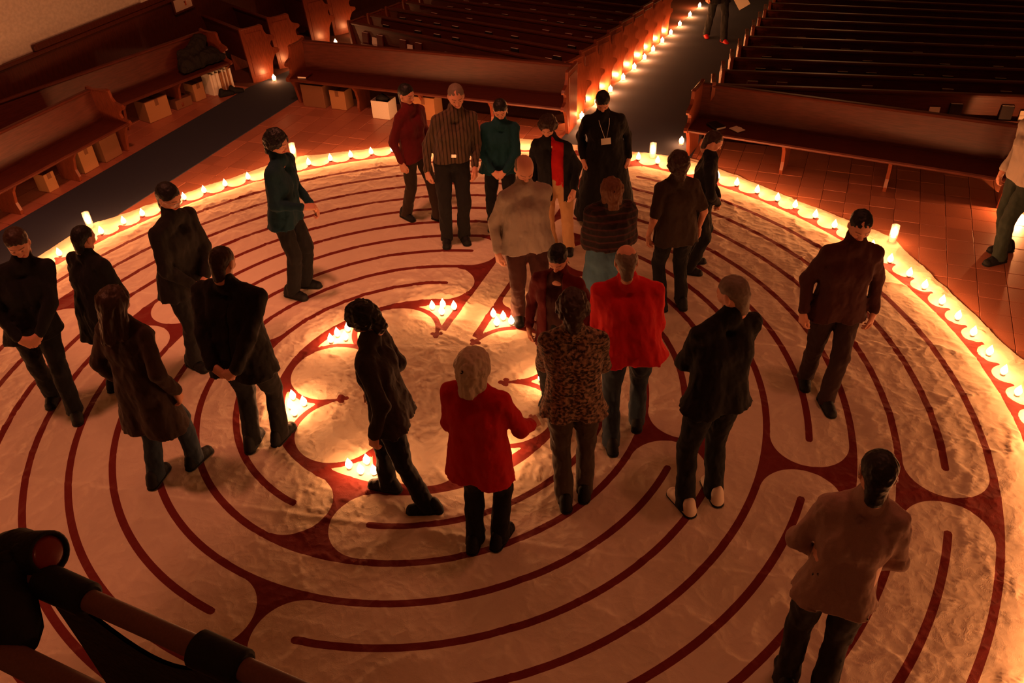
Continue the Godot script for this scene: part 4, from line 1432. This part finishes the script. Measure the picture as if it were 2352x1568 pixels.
		if inf == 0.0 and ly[2] == "suit":
			# vent at the back
			tg2.hollow(-Zf, (-Zf).dot(P) + 0.07, X, 0.006)
		put({"suit": "suit_jacket", "coat": "coat", "robe": "robe", "cardigan": "cardigan", "shirt": "shirt", "sweater": "sweater", "shawl": "shawl"}[ly[2]], tg2.mesh().mesh(), ly[1], root)
	# ---- hair, shoes
	if d.get("hair", "") != "":
		put("hair", hair_mesh(d.hair), d.hair_mat, root, hxf)
	for k in 2:
		var sd := 1.0 if k == 0 else -1.0
		var a: Vector3 = ankles[k]
		var so := put("shoe", shoe_mesh(), d.get("shoes", M.black), root, Transform3D(Basis(Vector3.UP, sd * 0.14).scaled(Vector3.ONE * u * 1.06), Vector3(a.x, a.y - 0.0755, a.z - 0.02)))
		if not cache.has("sole"):
			var g2 := Grid.new(Vector3(-0.08, -0.03, -0.12), Vector3(0.08, 0.05, 0.22), 0.007)
			g2.bone(Vector3(0, 0.004, -0.045), Vector3(0, 0.004, 0.14), 0.046, 0.046, 0.02)
			g2.cut(Vector3.DOWN, 0.001)
			g2.cut(Vector3.UP, 0.012)
			cache.sole = g2.mesh().mesh()
		put("sole", cache.sole, M.black, so)
	if d.get("glasses", false):
		var gl := Acc.new()
		for s in [-1.0, 1.0]:
			var pts := []
			for k in 15: pts.append(Vector3(s * 0.031 + 0.022 * cos(TAU * k / 14), 0.078 + 0.017 * sin(TAU * k / 14), 0.106))
			gl.tube(pts, 0.0022, 6, false)
			gl.tube([Vector3(s * 0.053, 0.082, 0.104), Vector3(s * 0.078, 0.082, 0.05), Vector3(s * 0.084, 0.078, -0.01), Vector3(s * 0.084, 0.060, -0.025)], 0.0022, 6)
		gl.tube([Vector3(-0.010, 0.082, 0.107), Vector3(0.010, 0.082, 0.107)], 0.0022, 6)
		var spec := put("glasses", gl.mesh(), M.metal, root, hxf)
		for s in [-1.0, 1.0]:
			var ln := Acc.new()
			ln.lathe([Vector2(0.0, -0.0008), Vector2(0.0195, -0.0008), Vector2(0.0195, 0.0008), Vector2(0.0, 0.0008)], 16)
			put("spectacle_lens", ln.mesh(), M.glass, spec, Transform3D(Basis(Vector3.RIGHT, PI / 2), Vector3(s * 0.031, 0.078, 0.106)))
	if d.get("buckle", false):
		var bu := Acc.new()
		bu.box(Vector3(-0.028, -0.02, 0), Vector3(0.028, 0.02, 0.012), 0.004)
		put("belt_buckle", bu.mesh(), M.metal, root, Transform3D(aim(Zf, S), P + S * 0.075 * H + Zf * (0.132 * u)))
	if d.get("badge", false):
		var ba := Acc.new()
		ba.box(Vector3(-0.052, -0.04, 0), Vector3(0.052, 0.04, 0.004), 0.001)
		put("name_badge", ba.mesh(), M.paper, root, Transform3D(aim(Zf, S), C - S * 0.03 + Zf * (0.150 * u * lerpf(1.0, gi, 0.6))))
		for s in [-1.0, 1.0]:
			var co := Acc.new()
			co.tube([C - S * 0.0 + Zf * 0.158 * u + X * s * 0.01, C + S * 0.09 * H + Zf * 0.10 * u + X * s * 0.05, Nk + S * 0.02 * H + X * s * 0.065 + Zf * 0.01], 0.003, 6)
			put("lanyard", co.mesh(), M.paper, root)
	if d.get("earring", false):
		for s in [-1.0, 1.0]:
			var er := Acc.new()
			er.tube([Vector3(s * 0.080, 0.036, -0.002), Vector3(s * 0.084, 0.020, 0.0), Vector3(s * 0.084, 0.002, 0.0)], [0.003, 0.005, 0.004], 8)
			put("earring", er.mesh(), M.metal, root, hxf)
	root.set_meta("_w", wrists)
	var ww: Array = wrists
	root.remove_meta("_w")
	cache.wrists = [root.transform * ww[0], root.transform * ww[1]]
	return root

func skin(n: int) -> StandardMaterial3D:
	var key := "skin%d" % n
	if not cache.has(key):
		var m := StandardMaterial3D.new()
		m.albedo_color = [Color(0.80, 0.56, 0.45), Color(0.72, 0.49, 0.38)][n]
		m.vertex_color_use_as_albedo = true
		m.roughness = 0.6
		cache[key] = m
	return cache[key]

func build_people() -> void:
	var H_BLACK := mat(Color(0.06, 0.045, 0.04), 0.55, M.fine, Vector3(30, 8, 30))
	var H_BROWN := mat(Color(0.20, 0.115, 0.07), 0.55, M.fine, Vector3(30, 8, 30))
	var H_LIGHT := mat(Color(0.40, 0.24, 0.13), 0.55, M.fine, Vector3(30, 8, 30))
	var H_GREY := mat(Color(0.44, 0.38, 0.33), 0.6, M.fine, Vector3(30, 8, 30))
	var H_WHITE := mat(Color(0.72, 0.64, 0.55), 0.6, M.fine, Vector3(30, 8, 30))
	var black := cloth(Color(0.055, 0.05, 0.05), M.fine)
	var black2 := cloth(Color(0.085, 0.075, 0.07), M.fine)
	var navy := cloth(Color(0.06, 0.06, 0.075), M.fine)
	var suit1 := cloth(Color(0.10, 0.085, 0.075), M.fine)
	var jeans := cloth(Color(0.16, 0.20, 0.24), M.fine)
	var denim := cloth(Color(0.27, 0.40, 0.48), M.fine)
	var teal := cloth(Color(0.02, 0.17, 0.21), M.fine)
	var teal2 := cloth(Color(0.01, 0.21, 0.24), M.fine)
	var red := cloth(Color(0.72, 0.05, 0.055), M.fine)
	var red2 := cloth(Color(0.82, 0.10, 0.11), M.fine)
	var dred := cloth(Color(0.36, 0.045, 0.05), M.fine)
	var brown := cloth(Color(0.24, 0.10, 0.085), M.fine)
	var coat := cloth(Color(0.20, 0.135, 0.10), M.fine)
	var maroon := cloth(Color(0.24, 0.10, 0.075), M.fine)
	var khaki := cloth(Color(0.72, 0.55, 0.38), M.fine)
	var greysw := cloth(Color(0.62, 0.57, 0.52), M.fine)
	var tan := cloth(Color(0.60, 0.47, 0.42), M.fine)
	var olive := cloth(Color(0.20, 0.145, 0.10), M.fine)
	var greyp := cloth(Color(0.27, 0.22, 0.18), M.fine)
	var pin := cloth(Color(1, 1, 1), stripes([Color(0.34, 0.26, 0.19), Color(0.34, 0.26, 0.19), Color(0.15, 0.11, 0.085)], true), Vector3.ONE * 26.0)
	var band := cloth(Color(1, 1, 1), stripes([Color(0.10, 0.06, 0.06), Color(0.10, 0.06, 0.06), Color(0.26, 0.12, 0.11), Color(0.13, 0.07, 0.07)], false), Vector3.ONE * 17.0)
	var knit := cloth(Color(1, 1, 1), noise_tex(0.05, 3, [[0.38, 0.47, 0.54, 0.62], [Color(0.16, 0.11, 0.09), Color(0.26, 0.19, 0.15), Color(0.48, 0.38, 0.30), Color(0.62, 0.50, 0.40)]], 256, false, 0, FastNoiseLite.TYPE_SIMPLEX, 21), Vector3(1.9, 2.8, 1.9))
	var white_shoe := mat(Color(0.80, 0.72, 0.64), 0.6)
	var red_shoe := mat(Color(0.60, 0.04, 0.04), 0.5)
	var V2 := func(x, y): return Vector2(x, y)
	person({"label": "person in black sweater with hands clasped in front, at the left edge of the canvas", "p": Vector2(-3.16, 0.10), "yaw": 18.0, "head": Vector3(0.20, 1.63, -0.08), "bow": 30.0, "al": "clasp", "ar": "clasp", "fl": Vector2(0.10, 0.12), "fr": Vector2(-0.10, -0.20), "top": black, "pants": navy, "hem": 0.46, "hair": "short", "hair_mat": H_BROWN, "wide": 1.02})
	person({"label": "slim person in a plain black coat seen from behind between two other walkers at left", "p": Vector2(-2.72, -0.12), "yaw": 155.0, "head": Vector3(0.12, 1.50, -0.14), "bow": 14.0, "top": black, "garment": "coat", "pants": black, "hem": 0.36, "hair": "crop", "hair_mat": H_BLACK, "al": "clasp", "ar": "clasp"})
	person({"label": "person with long brown hair in a knee length brown coat and jeans, seen from behind", "p": Vector2(-1.94, 0.97), "yaw": 160.0, "head": Vector3(0.03, 1.60, -0.10), "bow": 20.0, "top": coat, "garment": "coat", "pants": jeans, "hem": 0.30, "flare": 0.045, "hair": "long", "hair_mat": H_BROWN, "fl": Vector2(0.08, -0.10), "fr": Vector2(-0.10, 0.16), "girth": 1.04})
	person({"label": "bespectacled person in dark suit with hands held in front, facing right at left of centre", "p": Vector2(-2.09, -0.50), "yaw": 62.0, "head": Vector3(0.13, 1.66, -0.08), "bow": 28.0, "al": "clasp", "ar": "clasp", "top": suit1, "garment": "suit", "pants": black2, "hem": 0.44, "hair": "short", "hair_mat": H_BLACK, "glasses": true, "girth": 1.06})
	person({"label": "broad man in dark suit seen from behind, hands clasped behind his back", "p": Vector2(-1.26, 0.72), "yaw": 163.0, "head": Vector3(0.02, 1.67, -0.20), "bow": 20.0, "al": "behind", "ar": "behind", "fist": 0.5, "top": suit1, "garment": "suit", "pants": black2, "hem": 0.45, "hair": "crop", "hair_mat": H_BROWN, "wide": 1.34, "girth": 1.24, "fl": Vector2(0.11, 0.0), "fr": Vector2(-0.08, 0.12)})
	person({"label": "dark haired person in teal jacket and black trousers standing in profile at upper left", "p": Vector2(-1.38, -1.60), "yaw": 72.0, "head": Vector3(0.09, 1.62, -0.09), "bow": 24.0, "al": "swing", "ar": "front", "top": teal, "pants": black, "hem": 0.47, "hair": "full", "hair_mat": H_BLACK})
	person({"label": "walker in a dark red top and olive trousers farthest left in the standing group", "p": Vector2(-0.19, -3.06), "yaw": 50.0, "head": Vector3(0.0, 1.50, -0.03), "bow": 18.0, "al": "swing", "ar": "hang", "top": dred, "pants": olive, "hem": 0.48, "hair": "short", "hair_mat": H_BLACK, "fl": Vector2(0.09, 0.20), "fr": Vector2(-0.09, -0.16)})
	person({"label": "grey haired man in striped shirt with a shiny belt buckle facing us", "p": Vector2(0.22, -2.53), "yaw": 8.0, "head": Vector3(0.15, 1.66, 0.0), "bow": 26.0, "al": "swing", "ar": "hang", "top": pin, "garment": "shirt", "pants": black2, "hem": 0.545, "hair": "crop", "hair_mat": H_GREY, "buckle": true, "wide": 1.0, "girth": 1.08, "fl": Vector2(0.10, 0.03), "fr": Vector2(-0.09, 0.05)})
	person({"label": "short haired person in a teal sweater with earrings, head bowed, facing us", "p": Vector2(0.76, -2.74), "yaw": -4.0, "head": Vector3(0.05, 1.44, 0.08), "bow": 34.0, "top": teal2, "pants": black, "hem": 0.47, "hair": "short", "hair_mat": H_BLACK, "earring": true, "al": "clasp", "ar": "clasp", "girth": 1.1})
	person({"label": "balding man in a grey sweatshirt and maroon trousers bowing towards us in the entrance lane", "p": Vector2(0.98, -0.84), "yaw": 12.0, "head": Vector3(0.01, 1.64, 0.04), "bow": 44.0, "top": greysw, "pants": maroon, "hem": 0.49, "hair": "fringe", "hair_mat": H_GREY, "girth": 1.22, "wide": 1.05, "al": "behind", "ar": "hang", "fl": Vector2(0.07, 0.14), "fr": Vector2(-0.08, -0.10)})
	person({"label": "person in a navy cardigan over a red top with pale khaki trousers", "p": Vector2(1.40, -2.20), "yaw": -14.0, "head": Vector3(-0.13, 1.46, 0.10), "bow": 34.0, "top": navy, "garment": "cardigan", "open": true, "inner": red, "pants": khaki, "hem": 0.42, "flare": 0.02, "hair": "full", "hair_mat": H_BROWN, "al": "swing", "ar": "hang", "girth": 1.15})
	person({"label": "person in a long black robe with a white name badge on the chest", "p": Vector2(1.97, -2.83), "yaw": -2.0, "head": Vector3(-0.09, 1.47, 0.18), "bow": 42.0, "top": black, "garment": "robe", "robe": true, "pants": black, "hem": 0.05, "flare": 0.08, "hair": "short", "hair_mat": H_BLACK, "badge": true, "girth": 1.22, "wide": 1.12})
	person({"label": "light haired person in a dark striped shawl and blue denim seen from behind", "p": Vector2(1.72, -0.66), "yaw": 188.0, "head": Vector3(0.0, 1.45, -0.05), "bow": 12.0, "top": denim, "garment": "coat", "shawl": band, "pants": denim, "hem": 0.33, "flare": 0.03, "hair": "bob", "hair_mat": H_LIGHT, "al": "front", "ar": "front", "girth": 1.22})
	person({"label": "person in an olive short sleeved shirt and black trousers seen from behind", "p": Vector2(2.39, -0.98), "yaw": 192.0, "head": Vector3(-0.05, 1.52, -0.02), "bow": 14.0, "top": olive, "garment": "shirt", "short_sleeves": true, "pants": black, "hem": 0.46, "flare": 0.02, "hair": "full", "hair_mat": H_BROWN, "al": "hang", "ar": "hang", "girth": 1.10})
	person({"label": "stooping person in black looking right, behind the olive shirted person", "p": Vector2(2.72, -1.66), "yaw": 78.0, "head": Vector3(0.10, 1.42, 0.02), "bow": 34.0, "top": black, "pants": black, "hem": 0.47, "hair": "crop", "hair_mat": H_BROWN, "al": "clasp", "ar": "clasp"})
	person({"label": "dark haired person with an earring in a deep red cardigan, head bowed, mid crowd", "p": Vector2(1.19, 0.34), "yaw": -22.0, "head": Vector3(-0.01, 1.47, 0.06), "bow": 40.0, "top": dred, "garment": "cardigan", "open": true, "inner": maroon, "pants": black2, "hem": 0.40, "flare": 0.02, "hair": "short", "hair_mat": H_BLACK, "earring": true})
	person({"label": "thin haired man in a bright red sweater and jeans seen from behind", "p": Vector2(1.69, 0.84), "yaw": 178.0, "head": Vector3(-0.05, 1.62, -0.13), "bow": 22.0, "top": red2, "pants": jeans, "hem": 0.49, "hair": "fringe", "hair_mat": H_GREY, "al": "front", "ar": "front", "girth": 1.32, "wide": 1.2, "fl": Vector2(0.13, -0.10), "fr": Vector2(-0.10, 0.16)})
	person({"label": "person in a mottled brown and cream knit sweater with grey trousers, seen from behind", "p": Vector2(1.21, 1.45), "yaw": 178.0, "head": Vector3(0.0, 1.64, -0.17), "bow": 22.0, "top": knit, "pants": greyp, "hem": 0.49, "hair": "full", "hair_mat": H_BROWN, "al": "fold", "ar": "fold", "girth": 1.04, "fl": Vector2(0.07, -0.04), "fr": Vector2(-0.08, 0.05)})
	person({"label": "man in black sweater and trousers with white shoes, arms folded, seen from behind", "p": Vector2(2.15, 1.53), "yaw": 197.0, "head": Vector3(0.08, 1.71, -0.22), "bow": 16.0, "turn": 25.0, "top": black, "pants": black, "hem": 0.50, "hair": "crop", "hair_mat": H_GREY, "shoes": white_shoe, "al": "fold", "ar": "fold", "wide": 1.06, "girth": 1.08, "fl": Vector2(0.15, -0.02), "fr": Vector2(-0.10, 0.0)})
	person({"label": "walker in a dark brown shirt and trousers coming towards us at right", "p": Vector2(3.37, 0.40), "yaw": -6.0, "head": Vector3(0.03, 1.63, 0.02), "bow": 34.0, "top": brown, "pants": cloth(Color(0.17, 0.085, 0.07), M.fine), "hem": 0.47, "hair": "crop", "hair_mat": H_BLACK, "girth": 1.06, "wide": 1.0, "fl": Vector2(0.04, 0.16), "fr": Vector2(-0.06, -0.16)})
	person({"label": "stooping walker in a dark grey jacket and black trousers crossing the rosette", "p": Vector2(-0.02, 1.38), "yaw": -100.0, "head": Vector3(-0.16, 1.58, -0.18), "bow": 40.0, "top": cloth(Color(0.17, 0.14, 0.12), M.fine), "garment": "coat", "pants": black, "hem": 0.47, "hair": "full", "hair_mat": H_BLACK, "al": "hang", "ar": "swing", "fl": Vector2(0.09, -0.16), "fr": Vector2(-0.09, 0.20)})
	person({"label": "white haired woman in a red jacket and black trousers seen from behind, nearest the rosette", "p": Vector2(0.55, 1.84), "yaw": 158.0, "head": Vector3(0.02, 1.60, -0.06), "bow": 16.0, "top": red, "garment": "coat", "pants": black, "hem": 0.42, "flare": 0.02, "hair": "bob", "hair_mat": H_WHITE, "al": "front", "ar": "reach", "girth": 1.12, "fl": Vector2(0.08, -0.02), "fr": Vector2(-0.08, 0.06)})
	person({"label": "black haired person with glasses in a tan sweater at the lower right of the canvas", "p": Vector2(2.42, 3.06), "yaw": 160.0, "head": Vector3(0.14, 1.69, -0.17), "bow": 20.0, "top": tan, "pants": cloth(Color(0.13, 0.10, 0.085), M.fine), "hem": 0.49, "hair": "short", "hair_mat": H_BLACK, "glasses": true, "girth": 0.92, "wide": 0.88, "al": "clasp", "ar": "clasp"})
	person({"label": "walker in a grey shirt and green trousers passing the right front pew", "p": Vector2(5.95, -1.58), "yaw": -82.0, "head": Vector3(-0.08, 1.60, -0.05), "bow": 16.0, "top": greysw, "pants": cloth(Color(0.13, 0.17, 0.14), M.fine), "hem": 0.50, "hair": "fringe", "hair_mat": H_GREY, "y": 0.0, "fl": Vector2(0.09, 0.10), "fr": Vector2(-0.09, -0.10), "girth": 1.08})
	var ap := Vector2(5.11, -10.76)
	person({"label": "distant walker in dark jeans and red shoes in the centre aisle, only legs visible", "p": ap, "yaw": 6.0, "head": Vector3(0.02, 1.60, 0.0), "top": navy, "garment": "coat", "pants": cloth(Color(0.10, 0.11, 0.12), M.fine), "hem": 0.42, "hair": "short", "hair_mat": H_BROWN, "y": ground(Vector3(ap.x, 0, ap.y)) + 0.004, "shoes": red_shoe, "al": "reach", "ar": "hang", "fl": Vector2(0.10, 0.24), "fr": Vector2(-0.10, -0.22)})
	var sheet := Acc.new()
	sheet.box(Vector3(-0.11, -0.15, -0.002), Vector3(0.11, 0.15, 0.002))
	var w: Vector3 = cache.wrists[0]
	var so := put("paper_sheet", sheet.mesh(), M.paper, self, Transform3D(Basis(Vector3.BACK, 0.5) * Basis(Vector3.RIGHT, -0.7), w + Vector3(0.03, -0.10, 0.13)))
	tag(so, "white paper sheet held by the distant walker in the centre aisle", "paper")

# ------------------------------------------------------------------ the scene
func _ready() -> void:
	# camera
	var cam := Camera3D.new()
	cam.name = "camera"
	add_child(cam)
	var pitch := 0.6484531
	var roll := -0.0525172
	var fw := Vector3(0, -sin(pitch), -cos(pitch))
	var up := Vector3.RIGHT.cross(fw)
	var r2 := Vector3.RIGHT * cos(roll) + up * sin(roll)
	var u2 := up * cos(roll) - Vector3.RIGHT * sin(roll)
	cam.transform = Transform3D(Basis(r2, u2, -fw), Vector3(0.80694, 4.70856, 5.65538))
	cam.fov = 45.04
	cam.near = 0.05
	cam.far = 80.0
	# surroundings: a closed, dark church
	var we := WorldEnvironment.new()
	we.name = "surroundings"
	var env := Environment.new()
	env.background_mode = Environment.BG_COLOR
	env.background_color = Color(0.01, 0.006, 0.003)
	env.tonemap_mode = Environment.TONE_MAPPER_LINEAR
	env.tonemap_exposure = 1.1
	env.sdfgi_enabled = true
	env.ssao_enabled = true
	env.ssil_enabled = true
	we.environment = env
	add_child(we)
	make_materials()
	# dimmed pendant lamps high under the ceiling, out of the picture
	pendants()
	build_canvas()
	build_shell()
	build_pews()
	build_candles()
	build_props()
	build_people()

func pendants() -> void:
	var list := [
		[Vector3(3.2, 7.2, -3.4), Vector3(0.8, 0.0, 0.2), 1.7, 47.0, "black ceiling spotlight above the frame, right end of the far row"],
		[Vector3(0.0, 7.2, -3.4), Vector3(0.0, 0.0, 0.0), 0.7, 46.0, "black ceiling spotlight above the frame, middle of the far row"],
		[Vector3(-3.0, 7.2, -3.0), Vector3(-2.0, 0.0, -0.6), 2.6, 46.0, "black ceiling spotlight above the frame, left end of the far row"],
		[Vector3(3.6, 7.2, 1.4), Vector3(4.0, 0.0, 0.4), 4.4, 40.0, "black ceiling spotlight above the frame, right of the near pair"],
		[Vector3(-3.6, 7.2, 0.6), Vector3(-4.4, 0.0, 0.0), 14.0, 30.0, "black ceiling spotlight above the frame, left of the near pair"],
		[Vector3(-1.2, 7.2, -1.2), Vector3(-2.4, 0.0, -5.4), 21.0, 38.0, "black ceiling spotlight above the frame aimed at the left wall pews"]]
	for k in list.size():
		var at: Vector3 = list[k][0]
		var to: Vector3 = list[k][1]
		var t := thing("ceiling_spotlight", at)
		t.basis = Basis.looking_at(to - at, Vector3.UP)
		tag(t, list[k][4], "lamp")
		var can := Acc.new()
		can.lathe([Vector2(0.0, -0.34), Vector2(0.07, -0.34), Vector2(0.10, -0.30), Vector2(0.115, 0.0), Vector2(0.105, 0.0), Vector2(0.10, -0.02)], 20)
		var turn := Basis(Vector3.RIGHT, -PI / 2)
		put("housing", can.mesh(), M.black, t, Transform3D(turn, Vector3.ZERO))
		var face := Acc.new()
		face.lathe([Vector2(0.0, -0.03), Vector2(0.099, -0.03), Vector2(0.099, -0.022), Vector2(0.0, -0.018)], 20)
		put("lamp_face", face.mesh(), glow(1.5), t, Transform3D(turn, Vector3.ZERO))
		var rod := Acc.new()
		rod.tube([Vector3.ZERO, Vector3(0, 1.75, 0)], 0.015, 8)
		put("hanging_rod", rod.mesh(), M.black, t, Transform3D(t.basis.inverse(), Vector3(0, 0, 0.2)))
		var l := SpotLight3D.new()
		l.name = "lamp_light"
		l.light_color = Color(1.0, 0.55, 0.40)
		l.light_energy = list[k][2]
		l.light_size = 0.35
		l.spot_angle = list[k][3]
		l.spot_angle_attenuation = 0.35
		l.spot_range = 40.0
		l.spot_attenuation = 2.0
		l.shadow_enabled = true
		t.add_child(l)
		l.position = Vector3(0, 0, -0.03)
	# a small desk lamp's globe on the balcony behind the lens
	balcony_lamp()
	# a dim globe far down the nave
	var t := thing("pendant_lamp", Vector3(8.6, 3.5, -13.7))
	tag(t, "dim globe pendant lamp far down the nave, above the frame", "lamp")
	var g := Acc.new()
	var pr := []
	for j in 13: pr.append(Vector2(0.16 * sin(PI * j / 12.0) + 0.0005, -0.16 * cos(PI * j / 12.0)))
	g.lathe(pr, 20)
	put("globe", g.mesh(), glow(1.5), t)
	var c := Acc.new()
	c.tube([Vector3(0, 0.16, 0), Vector3(0, 5.5, 0)], 0.01, 8)
	put("cord", c.mesh(), M.black, t)
	var l2 := OmniLight3D.new()
	l2.name = "globe_light"
	l2.light_color = Color(1.0, 0.66, 0.40)
	l2.light_energy = 1.6
	l2.light_size = 0.16
	l2.omni_range = 40.0
	l2.omni_attenuation = 2.0
	l2.shadow_enabled = true
	t.add_child(l2)

func glow(e: float) -> StandardMaterial3D:
	var m := StandardMaterial3D.new()
	m.albedo_color = Color(1.0, 0.85, 0.62)
	m.emission_enabled = true
	m.emission = Color(1.0, 0.62, 0.36)
	m.emission_energy_multiplier = e
	return m

func balcony_lamp() -> void:
	var t := thing("pendant_lamp", Vector3(1.7, 6.4, 7.4))
	tag(t, "small globe pendant lamp over the balcony, behind the viewer", "lamp")
	var g := Acc.new()
	var pr := []
	for j in 13: pr.append(Vector2(0.12 * sin(PI * j / 12.0) + 0.0005, -0.12 * cos(PI * j / 12.0)))
	g.lathe(pr, 20)
	put("globe", g.mesh(), glow(1.5), t)
	var c := Acc.new()
	c.tube([Vector3(0, 0.12, 0), Vector3(0, 2.6, 0)], 0.01, 8)
	put("cord", c.mesh(), M.black, t)
	var l := OmniLight3D.new()
	l.name = "globe_light"
	l.light_color = Color(1.0, 0.60, 0.40)
	l.light_energy = 1.2
	l.light_size = 0.12
	l.omni_range = 40.0
	l.omni_attenuation = 2.0
	l.shadow_enabled = true
	t.add_child(l)
